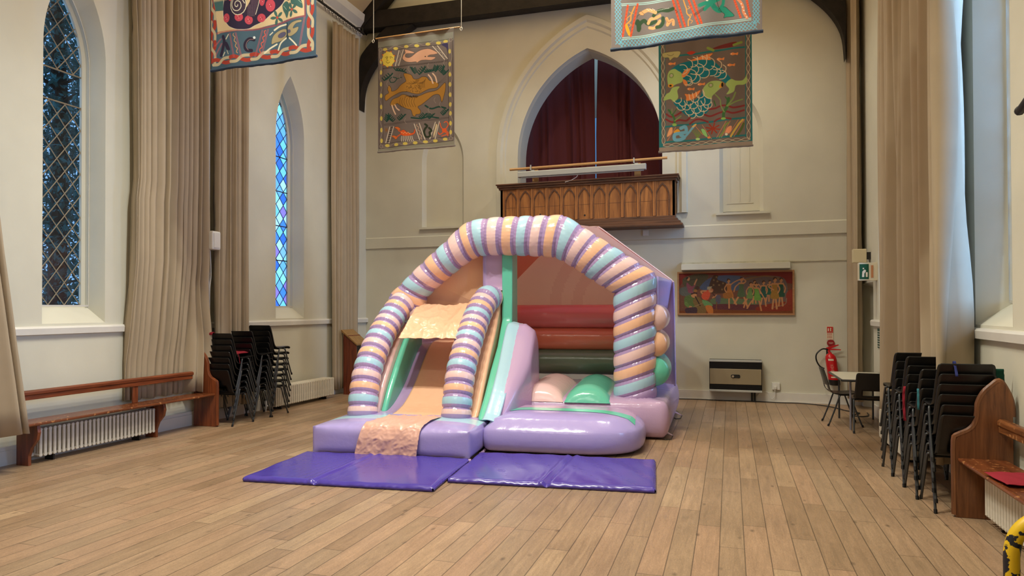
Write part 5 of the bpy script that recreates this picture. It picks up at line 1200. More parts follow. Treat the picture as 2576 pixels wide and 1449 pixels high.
# ------------------------------------------------------------------ embroidered banners and the mural: cloth grids coloured per vertex
import numpy as np
class Art:
    """colour a grid of cloth vertices; coordinates are those of the maker's sketch, y downwards"""
    def __init__(s, quad, nu, nv, bg, gain=1.0, dense=None):
        s.q = [np.array(p, float) for p in quad]; s.nu, s.nv = nu, nv; s.gain = gain
        vv = np.linspace(0, 1, nv) if dense is None else np.concatenate([np.linspace(0, dense, 40), np.linspace(dense, 1, nv - 39)[1:]])
        u, v = np.meshgrid(np.linspace(0, 1, nu), vv); s.u, s.v = u, v
        tl, tr, br, bl = s.q
        s.P = (tl[None, None] * ((1 - u) * (1 - v))[..., None] + tr * (u * (1 - v))[..., None] + br * (u * v)[..., None] + bl * ((1 - u) * v)[..., None])
        s.px = np.linalg.norm(tr - tl) / nu
        s.C = np.zeros((nv, nu, 3)); s.C[:] = s.col(bg)
    def col(s, c): return np.array(srgb(*[min(255, k * s.gain) for k in c])[:3])
    def paint(s, sd, sl, c, a=1.0):
        cov = np.clip(0.5 - sd / s.px, 0, 1) * a
        s.C[sl] = s.C[sl] * (1 - cov[..., None]) + s.col(c) * cov[..., None]
    def win(s, pts, pad):
        pts = np.array(pts, float); lo = pts.min(0) - pad; hi = pts.max(0) + pad
        m = (s.P[..., 0] >= lo[0]) & (s.P[..., 0] <= hi[0]) & (s.P[..., 1] >= lo[1]) & (s.P[..., 1] <= hi[1])
        if not m.any(): return None
        r = np.where(m.any(1))[0]; c = np.where(m.any(0))[0]
        return (slice(r[0], r[-1] + 1), slice(c[0], c[-1] + 1))
    def segd(s, Q, pts, closed):
        d = np.full(Q.shape[:2], 1e9); n = len(pts)
        for i in range(n if closed else n - 1):
            a = pts[i]; b = pts[(i + 1) % n]; ab = b - a; L2 = max(ab @ ab, 1e-9)
            t = np.clip(((Q - a) @ ab) / L2, 0, 1); d = np.minimum(d, np.linalg.norm(Q - a - t[..., None] * ab, axis=-1))
        return d
    def cm(s, pts, closed, k=5):
        return np.array([(p.x, p.y) for p in catmull([(a, b, 0) for a, b in pts], k, closed)])
    def poly(s, pts, c, smooth=True, edge=None, ew=3, a=1.0):
        P = s.cm(pts, True) if smooth else np.array(pts, float)
        sl = s.win(P, 2 * s.px + ew)
        if sl is None: return s
        Q = s.P[sl]; d = s.segd(Q, P, True); ins = np.zeros(d.shape, bool); n = len(P)
        for i in range(n):
            x0, y0 = P[i]; x1, y1 = P[(i + 1) % n]
            if y0 == y1: continue
            cr = ((y0 > Q[..., 1]) != (y1 > Q[..., 1])) & (Q[..., 0] < (x1 - x0) * (Q[..., 1] - y0) / (y1 - y0) + x0); ins ^= cr
        s.paint(np.where(ins, -d, d), sl, c, a)
        if edge: s.paint(d - ew / 2, sl, edge)
        return s
    def line(s, pts, c, w_=4, smooth=True, a=1.0):
        P = s.cm(pts, False) if smooth and len(pts) > 2 else np.array(pts, float)
        sl = s.win(P, w_ + 2 * s.px)
        if sl is None: return s
        s.paint(s.segd(s.P[sl], P, False) - w_ / 2, sl, c, a); return s
    def dot(s, x, y, rx, ry, c, edge=None, ew=3, rot=0.0):
        n = 16; pts = [(x + rx * math.cos(2 * PI * k / n) * math.cos(rot) - ry * math.sin(2 * PI * k / n) * math.sin(rot), y + rx * math.cos(2 * PI * k / n) * math.sin(rot) + ry * math.sin(2 * PI * k / n) * math.cos(rot)) for k in range(n)]
        return s.poly(pts, c, False, edge, ew)
    def wave(s, p, q, n, amp, c, w_=3, ph=0.0):
        a = np.array(p, float); b = np.array(q, float); t = np.linspace(0, 1, n * 10 + 1); d = (b - a) / np.linalg.norm(b - a); nn = np.array([-d[1], d[0]])
        pts = a + (b - a) * t[:, None] + nn * (amp * np.sin(PI * t * n + ph))[:, None]
        return s.line([tuple(x) for x in pts], c, w_, smooth=False)
    def mesh(s, name, m, fn, parent=None, origin=(0, 0, 0), solid=0):
        og = np.array(origin, float); V = fn(s.u, s.v) - og; nu, nv = s.nu, s.nv
        idx = np.arange(nu * nv).reshape(nv, nu)
        F = np.stack([idx[:-1, :-1], idx[1:, :-1], idx[1:, 1:], idx[:-1, 1:]], -1).reshape(-1, 4)
        me = bpy.data.meshes.new(name); me.vertices.add(nu * nv); me.vertices.foreach_set('co', V.reshape(-1))
        me.loops.add(len(F) * 4); me.loops.foreach_set('vertex_index', F.reshape(-1).astype(np.int32))
        me.polygons.add(len(F)); me.polygons.foreach_set('loop_start', (np.arange(len(F)) * 4).astype(np.int32)); me.polygons.foreach_set('use_smooth', np.ones(len(F), bool))
        me.update(calc_edges=True); me.validate()
        ca = me.color_attributes.new('Col', 'FLOAT_COLOR', 'POINT'); ca.data.foreach_set('color', np.concatenate([s.C.reshape(-1, 3), np.ones((nu * nv, 1))], 1).astype(np.float32).reshape(-1))
        me.materials.append(m); o = bpy.data.objects.new(name, me); COL.objects.link(o)
        if parent is not None: o.parent = parent
        if solid: md = o.modifiers.new('solid', 'SOLIDIFY'); md.thickness = solid; md.offset = 1
        return o
EMB = colmat('embroidered_cloth', 0.85, 0.10, 160)
HEM = mat('banner_hem', srgb(134, 126, 118), 0.7, 0.2, bump=0.2, bscale=60)
NAVY = mat('navy_hem', srgb(44, 58, 76), 0.6, 0.3, bump=0.2, bscale=40)
STRING = mat('white_string', srgb(205, 196, 178), 0.8, 0.1)
K = (30, 24, 20)
def banner(art, Y, x0, x1, z0, z1, label, hem, string_z, xs, tilt_l=0.0, rod=True, ripple=0.012, seed=0):
    T = thing('banner', ((x0 + x1) / 2, Y, z0), label, 'banner')
    def fn(u, v):
        X = x0 + (x1 - x0) * u; Z = z1 + (z0 - z1) * v
        Yy = Y + ripple * np.sin(u * 9 + seed) * (0.4 + v) + 0.5 * ripple * np.sin(u * 23 + v * 3 + seed) + tilt_l * (1 - u) * v ** 3
        return np.stack([X, Yy, Z], -1)
    art.mesh('cloth', EMB, fn, T, T['_o'], solid=0.006)
    mb = MB(); n = 40
    yv = lambda u: Y + ripple * math.sin(u * 9 + seed) * 1.4 + 0.5 * ripple * math.sin(u * 23 + 3 + seed) + tilt_l * (1 - u)
    mb.tube([(x0 - 0.01 + (x1 - x0 + 0.02) * i / n, yv(i / n) + 0.003, z0) for i in range(n + 1)], [0.016 + 0.002 * math.sin(i * 1.7) for i in range(n + 1)], 10); mb.build('bottom_hem', hem, T)
    mb = MB(); mb.tube([(x0 - 0.04, Y, z1 + 0.005), (x1 + 0.10, Y, z1 + 0.005)], 0.012, 8); mb.build('hanging_rod', PALEW, T)
    for x in xs:
        mb = MB(); mb.tube([(x, Y, z1 - 0.02), (x + 0.01, Y, string_z)], 0.005, 6); mb.tube(catmull([(x, Y, z1 + 0.0), (x - 0.02, Y - 0.01, z1 - 0.03), (x, Y - 0.01, z1 - 0.06), (x + 0.02, Y - 0.01, z1 - 0.03), (x, Y, z1)], 3), 0.006, 6); mb.build('string', STRING, T)
    return T
# --- walrus banner
A = Art([(62, 130), (895, 30), (918, 1345), (75, 1400)], 250, 370, (118, 107, 104), 1.05)
A.poly([(62, 130), (895, 30), (897, 75), (62, 165)], (108, 98, 90), False).poly([(62, 165), (890, 75), (893, 165), (65, 235)], (134, 134, 124), False)
A.poly([(75, 1368), (915, 1290), (918, 1345), (75, 1415)], (140, 138, 124), False)
A.line([(70, 232), (885, 150)], K, 4, False).line([(120, 270), (830, 205)], K, 4, False).line([(120, 270), (130, 1300)], K, 4, False).line([(832, 205), (860, 1230)], K, 4, False).line([(880, 150), (905, 1250)], K, 4, False).line([(70, 232), (92, 1365)], K, 4, False).line([(95, 1312), (900, 1240)], K, 4, False).line([(92, 1362), (905, 1290)], K, 4, False)
YEL_ = (214, 196, 96)
for x, y in ((147, 252), (265, 244), (386, 228), (497, 219), (618, 204), (728, 192), (806, 178), (178, 1328), (285, 1322), (388, 1315), (497, 1307), (605, 1297), (708, 1285), (818, 1272)): A.dot(x, y, 26, 17, YEL_)
for y in (385, 508, 640, 770, 895, 1025, 1155, 1275): A.dot(98 + (y - 385) * 0.018, y, 14, 26, YEL_)
for y in (292, 436, 550, 662, 776, 886, 985, 1095, 1196): A.dot(854 + (y - 292) * 0.024, y, 14, 26, YEL_)
LN = (176, 162, 150)
A.wave((100, 250), (860, 165), 7, 22, LN, 3).wave((92, 250), (112, 1340), 9, 16, LN, 3).wave((858, 165), (885, 1260), 9, 16, LN, 3).wave((110, 1338), (885, 1262), 7, 20, LN, 3)
for x, y in ((90, 253), (863, 163), (110, 1338), (880, 1262)): A.dot(x, y, 16, 20, (118, 107, 104), LN, 3)
for a in range(9): A.poly([(182 + 62 * math.cos(a * 0.7), 362 + 78 * math.sin(a * 0.7)), (182 + 92 * math.cos(a * 0.7 + 0.25), 362 + 104 * math.sin(a * 0.7 + 0.25)), (182 + 62 * math.cos(a * 0.7 + 0.45), 362 + 78 * math.sin(a * 0.7 + 0.45))], (226, 116, 50), False, K, 2)
A.poly([(182 + (66 + 7 * (k % 2)) * math.cos(k * PI / 9), 362 + (80 + 8 * (k % 2)) * math.sin(k * PI / 9)) for k in range(18)], (222, 200, 86))
A.line([(150, 345), (165, 335), (182, 340)], K, 4).line([(200, 338), (215, 335), (232, 350)], K, 4).line([(172, 340), (170, 375), (182, 378)], K, 4).line([(160, 390), (180, 408), (200, 395)], K, 4).dot(168, 352, 5, 4, K).dot(208, 350, 5, 4, K)
W_ = (222, 212, 196)
for a, b in (((303, 268), (262, 438)), ((352, 262), (300, 436)), ((668, 228), (798, 378)), ((718, 222), (830, 372))): A.line([a, b], W_, 8, False)
A.wave((330, 268), (282, 430), 6, 7, (190, 180, 166), 3).wave((700, 235), (810, 365), 6, 8, (190, 180, 166), 3)
A.poly([(385, 262), (470, 292), (455, 305), (385, 310), (380, 345), (430, 350), (500, 290), (560, 262), (640, 258), (720, 300), (690, 318), (640, 325), (620, 345), (700, 350), (660, 382), (590, 380), (540, 385), (500, 410), (490, 398), (430, 405), (380, 395), (345, 360), (355, 320), (375, 300), (368, 265)], (222, 172, 144), True, K, 3).dot(592, 342, 8, 6, K)
A.poly([(760, 210), (830, 200), (830, 300), (815, 250)], (60, 54, 96), True)
for o in (0, 10): A.line([(125, 462 + o), (830, 390 + o)], K, 3, False)
for k in range(40): A.line([(130 + k * 17.5, 464 - k * 1.8), (130 + k * 17.5, 470 - k * 1.8)], K, 3, False)
for o in (0, 12): A.line([(138, 1090 + o), (852, 1025 + o)], K, 3, False)
DG = (26, 70, 62)
def frond(x, y, l, w_, c=DG, up=-1, n=4):
    A.line([(x, y), (x + w_ * 0.5, y + up * l * 0.3), (x + w_, y + up * l)], c, 12)
    for k in range(n): A.line([(x + w_ * k / n, y + up * l * k / n * 0.8), (x + w_ * k / n - 26, y + up * (l * k / n * 0.8 + 30))], c, 11, False).line([(x + w_ * k / n, y + up * l * k / n * 0.8), (x + w_ * k / n + 26, y + up * (l * k / n * 0.8 + 26))], c, 11, False)
for x, y, l, w_, up in ((140, 600, 80, 90, -1), (270, 490, -30, 120, -1), (480, 530, 70, -30, -1), (530, 540, 90, 60, -1), (590, 520, 20, 90, -1), (700, 510, 70, 20, -1), (760, 520, 80, 30, -1), (790, 550, 40, 40, -1), (170, 1060, 90, 20, -1), (240, 1060, 70, -60, -1), (320, 1050, 60, 60, -1), (560, 1040, 60, 50, -1), (640, 1035, 50, 40, -1), (790, 1000, 60, 50, -1)): frond(x, y, l, w_, DG, up)
A.line([(210, 620), (200, 590), (230, 565), (280, 580), (250, 620), (210, 622)], DG, 10).line([(280, 585), (340, 570)], DG, 8).line([(450, 1025), (560, 1035), (640, 1015), (740, 1030)], DG, 16).line([(600, 892), (660, 925), (740, 905), (820, 925)], DG, 18)
GD = (176, 128, 54)
A.poly([(362, 530), (440, 545), (470, 590), (520, 590), (560, 568), (610, 575), (640, 610), (690, 620), (735, 650), (715, 690), (640, 705), (580, 735), (530, 758), (470, 755), (400, 735), (320, 740), (230, 780), (160, 828), (150, 770), (190, 740), (178, 700), (192, 655), (218, 690), (225, 722), (280, 705), (330, 655), (385, 620), (380, 590)], GD, True, K, 4)
A.poly([(240, 810), (300, 790), (360, 765), (460, 790), (540, 778), (620, 745), (720, 715), (805, 640), (815, 700), (800, 780), (775, 855), (755, 790), (730, 765), (680, 775), (620, 830), (560, 880), (520, 905), (550, 950), (540, 985), (500, 990), (495, 1008), (465, 1000), (445, 940), (400, 925), (330, 890), (290, 860), (250, 885), (210, 880), (215, 845)], GD, True, K, 4)
for k in range(7): A.line([(330 + k * 26, 800 + 4 * (k % 2)), (318 + k * 26, 850), (340 + k * 26, 905)], K, 3)
for k in range(5): A.line([(600 - k * 6, 590 + k * 14), (585 - k * 18, 640), (590 - k * 14, 690)], K, 3)
for k in range(4): A.line([(395 + k * 22, 640 - k * 8), (450 + k * 16, 650 - k * 4), (500 + k * 10, 600)], K, 3)
random.seed(3)
for k in range(70): A.dot(random.uniform(390, 560), random.uniform(665, 740), 3, 3, K).dot(random.uniform(380, 520), random.uniform(778, 800), 3, 3, K)
for a in (((628, 548), (655, 585), (675, 640)), ((672, 532), (700, 570), (715, 630)), ((228, 880), (245, 930), (270, 980)), ((262, 875), (285, 915), (315, 938))): A.line(list(a), (232, 200, 176), 14)
for k in range(4): A.line([(725, 640), (780, 600 + k * 12), (820, 560 + k * 22)], (80, 70, 66), 2)
for a, b in (((205, 1120), (160, 1298)), ((250, 1118), (196, 1300)), ((482, 1095), (545, 1275)), ((538, 1090), (600, 1270)), ((705, 1075), (648, 1262)), ((750, 1070), (705, 1260))): A.line([a, b], W_, 8, False)
for k in range(7): A.line([(212 - k * 6, 1132 + k * 25), (236 - k * 6, 1130 + k * 25)], K, 7, False)
A.wave((512, 1100), (570, 1268), 7, 8, (214, 180, 150), 5)
OR_ = (226, 96, 44)
A.poly([(330, 1180), (370, 1160), (410, 1190), (470, 1195), (490, 1150), (495, 1190), (470, 1215), (400, 1230), (350, 1220)], OR_, True, K, 2)
for x, y in ((290, 1150), (255, 1245)): A.poly([(x - 32, y - 22), (x + 10, y - 26), (x + 44, y), (x + 20, y + 18), (x, y), (x - 26, y + 14), (x - 6, y - 4)], (226, 120, 56), True, K, 2)
A.line([(310, 1165), (335, 1180)], OR_, 12, False).line([(285, 1240), (335, 1210)], OR_, 12, False)
for k in range(7): A.line([(352 + k * 18, 1230), (346 + k * 20, 1260), (350 + k * 22, 1288)], W_, 6)
for k in range(6): A.dot(350 + k * 17, 1190 + 10 * (k % 2), 5, 5, (240, 190, 130))
A.line([(600, 1100), (620, 1120), (600, 1150), (590, 1190), (610, 1240), (650, 1230), (645, 1190), (665, 1170), (640, 1140)], (46, 56, 40), 22).poly([(712, 1095), (730, 1110), (720, 1160), (705, 1210), (690, 1250), (684, 1210), (698, 1150)], (214, 196, 160), True, K, 2)
A.dot(808, 1172, 26, 24, OR_)
for p in (((820, 1160), (850, 1110), (830, 1075), (805, 1085)), ((800, 1170), (770, 1130), (760, 1090)), ((800, 1190), (760, 1215), (740, 1195)), ((815, 1190), (840, 1215), (780, 1235)), ((825, 1180), (850, 1200), (845, 1235))): A.line(list(p), OR_, 10)
for k in range(6): A.line([(168, 1155), (168 + 22 * math.cos(k * 1.05), 1155 + 28 * math.sin(k * 1.05))], (150, 98, 40), 6, False)
for x, y in ((240, 560), (320, 560), (180, 640), (420, 480), (630, 450), (700, 830), (760, 880), (640, 940), (390, 1060), (800, 420)): A.line([(x, y - 30), (x - 12, y), (x + 8, y + 34)], (146, 136, 128), 5)
banner(A, 9.8, -5.45, -4.10, 4.165, 6.02, 'grey embroidered banner with two walruses, hung at the far left of the arch', HEM, 8.9, (-5.53, -3.98), seed=1)
# --- fish banner
A = Art([(72, -234), (1110, -315), (1168, 1320), (82, 1400)], 280, 420, (112, 100, 94), 1.08)
TE = (38, 112, 116)
A.poly([(80, 1345), (1165, 1265), (1168, 1325), (82, 1405)], (146, 132, 120), False)
A.poly([(72, -234), (145, -240), (165, 1300), (1165, 1230), (1168, 1268), (80, 1348)], TE, False).poly([(1040, -310), (1110, -315), (1168, 1260), (1085, 1262)], TE, False)
A.poly([(98, -230), (140, -235), (158, 1290), (112, 1300)], (112, 100, 94), False).poly([(1052, -300), (1095, -305), (1145, 1245), (1095, 1250)], (112, 100, 94), False).poly([(130, 1300), (1140, 1228), (1140, 1262), (130, 1335)], (112, 100, 94), False)
CR = (212, 196, 166)
for ph in (0, PI):
    A.wave((118, -200), (135, 1310), 15, 19, CR, 4, ph).wave((1074, -250), (1122, 1245), 15, 20, CR, 4, ph).wave((130, 1322), (1140, 1245), 10, 17, CR, 4, ph)
for a, b in (((150, 235), (1040, 148)), ((160, 1092), (1080, 990)), ((165, 1282), (1090, 1200))): A.line([a, b], TE, 22, False)
A.poly([(130, 180), (320, 165), (300, 240), (250, 240), (205, 275), (190, 240), (130, 235)], (176, 168, 116), True, K, 3).line([(175, 200), (220, 215), (250, 195)], K, 4)
A.poly([(690, 155), (760, 120), (860, 95), (960, 85), (920, 140), (820, 150)], (112, 44, 44)).poly([(400, 190), (450, 165), (500, 180), (450, 210)], (184, 60, 44)).line([(640, 140), (700, 170)], (130, 150, 70), 30).line([(930, 120), (1010, 90)], (130, 150, 70), 28)
TL_ = (22, 114, 128); GR_ = (160, 186, 110); ORG = (226, 138, 78)
A.poly([(430, 285), (560, 235), (695, 205), (665, 250), (670, 290), (600, 275)], ORG, True, K, 2)
A.poly([(215, 400), (250, 360), (310, 325), (420, 290), (560, 275), (680, 285), (780, 370), (850, 450), (905, 530), (860, 580), (790, 530), (720, 490), (640, 480), (560, 520), (470, 565), (400, 560), (360, 500), (330, 420)], TL_)
A.poly([(455, 285), (680, 210), (660, 245), (672, 285), (560, 275)], ORG)
A.poly([(850, 585), (905, 530), (960, 548), (1030, 545), (1065, 510), (1078, 480), (1085, 560), (1050, 595), (965, 605), (940, 680), (862, 710), (890, 650)], GR_)
A.poly([(180, 450), (205, 400), (260, 380), (300, 405), (345, 440), (360, 510), (340, 550), (280, 570), (230, 598), (195, 595), (178, 520)], GR_)
A.dot(225, 460, 26, 28, GR_, K, 4).dot(225, 460, 14, 16, (220, 210, 190), K, 4).dot(225, 460, 5, 6, K).poly([(190, 570), (240, 565), (245, 600), (195, 603)], (214, 150, 50)).dot(215, 585, 15, 12, K)
A.poly([(345, 460), (380, 400), (430, 375), (440, 400), (410, 450), (365, 488)], ORG).poly([(360, 512), (400, 530), (412, 575), (395, 595), (365, 560)], ORG)
def scales(rows, c=CR, w_=8):
    for x, y, r, a0 in rows:
        A.line([(x + r * math.cos(a0 + t * PI / 4 * 1.1), y + r * math.sin(a0 + t * PI / 4 * 1.1)) for t in range(-2, 3)], c, w_)
scales([(350, 390, 60, -0.3), (400, 330, 70, 0.3), (470, 300, 60, 0.2), (440, 460, 75, 0.2), (530, 390, 70, 0.3), (480, 390, 60, 0.4), (560, 300, 70, 0.2), (600, 440, 62, 0.3), (640, 330, 80, 0.3), (690, 420, 60, 0.1), (740, 350, 60, 0.4), (740, 440, 52, 0.2), (800, 470, 55, 0.2), (800, 400, 50, 0.5), (400, 520, 60, 0.1), (500, 500, 60, 0.5), (430, 545, 40, 0.3)])
A.poly([(255, 790), (330, 750), (410, 775), (480, 770), (560, 720), (590, 650), (640, 720), (695, 750), (685, 840), (650, 910), (590, 960), (510, 972), (420, 960), (340, 900), (280, 840)], TL_)
A.poly([(382, 688), (460, 690), (560, 645), (545, 690), (500, 740), (405, 775), (395, 725)], ORG, True, K, 2)
for x in (430, 470, 510): A.line([(x, 690 - (x - 430) * 0.3), (x + 12, 755 - (x - 430) * 0.5)], (232, 206, 170), 8)
for x in (520, 580, 630): A.line([(x, 235 - (x - 520) * 0.15), (x + 6, 272)], (232, 206, 170), 8)
A.poly([(132, 765), (165, 690), (205, 665), (240, 610), (320, 600), (295, 650), (305, 735), (255, 785), (215, 750)], GR_)
A.poly([(590, 650), (620, 590), (680, 545), (760, 540), (825, 570), (815, 610), (760, 660), (700, 720), (690, 755), (630, 740)], GR_)
A.dot(680, 590, 26, 26, GR_, K, 4).dot(680, 590, 14, 14, (220, 210, 190), K, 4).dot(680, 590, 5, 5, K).poly([(775, 620), (800, 560), (830, 580), (815, 620)], (214, 150, 50)).dot(812, 592, 14, 28, K)
scales([(300, 760, 45, 1.2), (360, 790, 50, 1.2), (430, 770, 55, 1.3), (500, 740, 50, 1.2), (340, 840, 50, 1.2), (400, 830, 55, 1.3), (480, 810, 60, 1.2), (560, 780, 60, 1.2), (630, 770, 60, 1.3), (440, 890, 55, 1.2), (520, 870, 58, 1.2), (600, 850, 58, 1.3), (560, 920, 50, 1.2), (470, 940, 45, 1.2), (560, 690, 50, 1.0), (650, 820, 50, 1.2)])
A.line([(590, 640), (600, 700), (640, 740), (690, 755)], CR, 8)
for x, y in ((935, 228), (785, 280), (905, 360), (230, 315), (572, 574), (452, 628)): A.poly([(x - 45, y), (x - 20, y - 17), (x + 15, y - 8), (x + 42, y - 18), (x + 36, y + 14), (x + 12, y + 8), (x - 20, y + 16)], ORG).dot(x - 30, y - 1, 6, 5, (230, 220, 200))
MR = (128, 50, 52)
for p in (((170, 935), (210, 965), (260, 965), (340, 915)), ((165, 1000), (240, 1035), (320, 1010), (400, 1015), (445, 975)), ((445, 1055), (500, 1010), (560, 1000), (655, 1035)), ((670, 880), (740, 870), (800, 845), (870, 845), (940, 870), (1060, 845)), ((615, 945), (680, 965), (780, 930), (860, 915), (940, 935), (1060, 900)), ((730, 1030), (780, 1000), (850, 995), (915, 1005))): A.line(list(p), MR, 22)
GN = (62, 106, 60); GL = (124, 148, 84)
for p, c, w_ in ((((835, 1000), (835, 930), (870, 860), (885, 760)), GN, 34), (((840, 920), (800, 840), (790, 770), (730, 700)), GL, 12), (((870, 850), (930, 770), (960, 690)), GL, 16), (((880, 850), (960, 800), (1040, 770)), GL, 14), (((740, 840), (720, 780)), GN, 14), (((850, 740), (880, 790)), GN, 14), (((262, 1070), (265, 1000), (235, 940), (195, 885)), GN, 24), (((240, 950), (285, 880)), GN, 12), (((268, 1020), (340, 960)), GL, 12), (((232, 930), (235, 870)), GL, 8)): A.line(list(p), c, w_)
A.dot(832, 1000, 28, 14, (140, 180, 90)).dot(265, 1068, 26, 18, (140, 180, 90))
A.poly([(180, 1190), (210, 1110), (240, 1105), (235, 1170), (185, 1215)], (222, 160, 110)).poly([(255, 1160), (300, 1120), (330, 1150), (290, 1178)], (222, 160, 50))
A.line([(340, 1110), (390, 1090), (400, 1150), (340, 1170), (270, 1190), (270, 1250), (330, 1250), (380, 1220), (340, 1195)], (110, 170, 196), 40).line([(390, 1210), (440, 1150), (500, 1070)], (110, 170, 196), 26).line([(480, 1090), (515, 1062)], (222, 180, 80), 16)
for k in range(6): A.line([(535, 1230), (500 + k * 16, 1170), (470 + k * 26, 1130)], (110, 132, 66), 8)
A.dot(540, 1240, 26, 14, (170, 206, 130)).poly([(580, 1120), (620, 1130), (650, 1200), (640, 1215), (600, 1180)], (140, 196, 120)).dot(668, 1222, 18, 14, ORG)
for k in range(8): A.line([(715, 1115), (715 + 80 * math.cos(k * 0.785 + 0.2), 1115 + 62 * math.sin(k * 0.785 + 0.2))], (150, 56, 36), 16, False)
for a, b in (((590, 1070), (700, 1240)), ((500, 1070), (600, 1190)), ((280, 1100), (180, 1265)), ((865, 1030), (760, 1225)), ((910, 1030), (815, 1225)), ((1000, 1015), (905, 1180)), ((1070, 1010), (955, 1215))): A.line([a, b], ORG, 4, False)
A.line([(890, 1050), (850, 1090), (840, 1150), (790, 1220)], (120, 140, 70), 18).line([(1050, 1015), (1010, 1060), (980, 1110), (950, 1160), (920, 1215)], (200, 170, 80), 22).poly([(850, 1185), (880, 1110), (925, 1090), (920, 1150), (870, 1200)], (230, 150, 110)).dot(870, 1190, 18, 18, (220, 210, 190), K, 3).line([(1000, 1190), (1040, 1120), (1060, 1060)], (84, 100, 50), 26)
banner(A, 9.85, -0.95, 0.31, 3.84, 5.74, 'grey banner with two large blue green fish, hung right of the arch', HEM, 8.9, (-0.98, 0.34), seed=4)
# --- snake banner, nearest the middle of the hall
A = Art([(170, -2395), (2490, -2912), (2512, 488), (150, 720)], 420, 190, (122, 112, 108), 1.08, dense=0.74)
CY = (104, 174, 196); AQ = (168, 204, 200)
A.line([(230, -400), (270, 610), (330, 690)], (122, 112, 108), 100)
def lattice(p, q, n, wd):
    a = np.array(p, float); b = np.array(q, float); d = (b - a) / n; L_ = np.linalg.norm(d); nn = np.array([-d[1], d[0]]) / L_ * wd
    for k in range(n):
        o = a + d * k
        for m_, n_ in ((o - nn, o + d + nn), (o + nn, o + d - nn), (o - nn * 0, o + d * 0.5 + nn), (o - nn * 0, o + d * 0.5 - nn), (o + d * 0.5 + nn, o + d), (o + d * 0.5 - nn, o + d)): A.line([tuple(m_), tuple(n_)], CY, 10, False)
lattice((265, -700), (275, 640), 11, 52); lattice((2420, -750), (2425, 370), 9, 48); lattice((290, 640), (2430, 395), 19, 62)
for o in (0, 24): A.line([(335, 545 + o), (900, 480 + o), (1400, 420 + o), (1900, 335 + o), (2350, 290 + o)], AQ, 12).line([(330, 35 + o), (700, 5 + o), (1100, -30 + o), (2300, -150 + o)], AQ, 12)
RO = (212, 84, 48)
for a, b in (((430, 60), (340, 520)), ((590, 30), (470, 515)), ((1155, -20), (1280, 405)), ((1220, -20), (1350, 395)), ((1395, -30), (1550, 372)), ((1470, -30), (1605, 360)), ((2085, -60), (2195, 268)), ((2275, -60), (2335, 255))):
    A.line([a, b], RO, 32, False)
    for k in range(9): t = (k + 0.5) / 9; A.line([(a[0] + (b[0] - a[0]) * t - 10, a[1] + (b[1] - a[1]) * t + 6), (a[0] + (b[0] - a[0]) * t + 10, a[1] + (b[1] - a[1]) * t - 6)], (150, 50, 34), 5, False)
YO = (220, 150, 70)
A.line([(540, 70), (510, 130), (480, 200), (470, 280), (400, 350), (410, 420), (440, 500)], YO, 22).line([(470, 200), (415, 250), (420, 285)], YO, 10).line([(450, 330), (480, 345), (450, 375)], YO, 10).poly([(385, 345), (420, 350), (460, 460), (450, 515), (400, 440)], (230, 160, 40)).line([(520, 175), (480, 165), (450, 150)], YO, 9)
A.line([(1320, -20), (1345, 60), (1370, 130), (1380, 200), (1430, 260), (1400, 310), (1400, 390)], YO, 18).line([(1370, 140), (1420, 120), (1400, 90)], YO, 9).line([(1400, 230), (1450, 215), (1440, 245)], YO, 9).line([(1420, 300), (1465, 320), (1440, 355)], YO, 9)
SN = (222, 164, 110); SG = (52, 76, 50)
A.line([(570, 320), (590, 290), (610, 400), (620, 330), (690, 280), (740, 320), (800, 330), (880, 300)], SG, 60).line([(590, 300), (600, 420)], SG, 62)
A.line([(760, 320), (800, 260), (880, 250), (950, 220)], SN, 48).line([(780, 390), (850, 400), (900, 360), (950, 300)], SN, 44).line([(850, 210), (900, 160), (980, 140), (1080, 150), (1160, 125)], SG, 56).line([(1000, 260), (1000, 330), (960, 380), (900, 390)], SG, 56)
A.line([(635, 170), (700, 140), (760, 120), (830, 140), (880, 165)], SN, 52).poly([(605, 160), (650, 140), (690, 190), (640, 195)], SN, True, K, 4).line([(625, 180), (585, 205), (575, 235)], K, 6)
A.line([(1060, 270), (1080, 320), (1070, 370), (1120, 310), (1160, 300), (1165, 365)], SN, 44).line([(1060, 275), (1085, 330), (1160, 300)], (120, 50, 40), 5).line([(1190, 145), (1230, 170), (1210, 185)], K, 6)
for k in range(9): A.dot(740 + k * 16, 105 + 10 * (k % 3), 5, 5, (240, 236, 220)).dot(900 + k * 24, 140 - 3 * k, 5, 5, (226, 226, 210))
EM = (36, 134, 110)
A.line([(1580, 85), (1650, 60), (1720, 40), (1800, 20), (1900, -40)], EM, 60).line([(1650, 150), (1700, 100), (1760, 60)], EM, 56).line([(1760, 40), (1800, 120), (1870, 160), (1930, 130)], EM, 80).poly([(1860, 150), (1950, 100), (2020, 150), (2100, 240), (1980, 260), (1940, 270), (1950, 210)], EM, True, K, 6).line([(1940, -40), (1930, 60), (1900, 110)], EM, 46).dot(1690, 12, 18, 12, (220, 216, 200)).line([(1830, -20), (1860, 100), (1910, 180)], K, 7)
for k in range(4): A.line([(1640, 120 + 12 * k), (1560, 170 + 14 * k), (1490, 215 + 12 * k)], (64, 40, 34), 5)
for k in range(6): A.line([(1790 + 16 * k, 60 + 8 * k), (1770 + 20 * k, 120 + 4 * k)], (24, 96, 80), 5, False)
A.line([(2150, -20), (2200, 40), (2230, 110), (2240, 190), (2290, 280)], (214, 130, 90), 42)
for k in range(5): A.dot(2205 + k * 20, 60 + k * 52, 8, 8, (236, 230, 216))
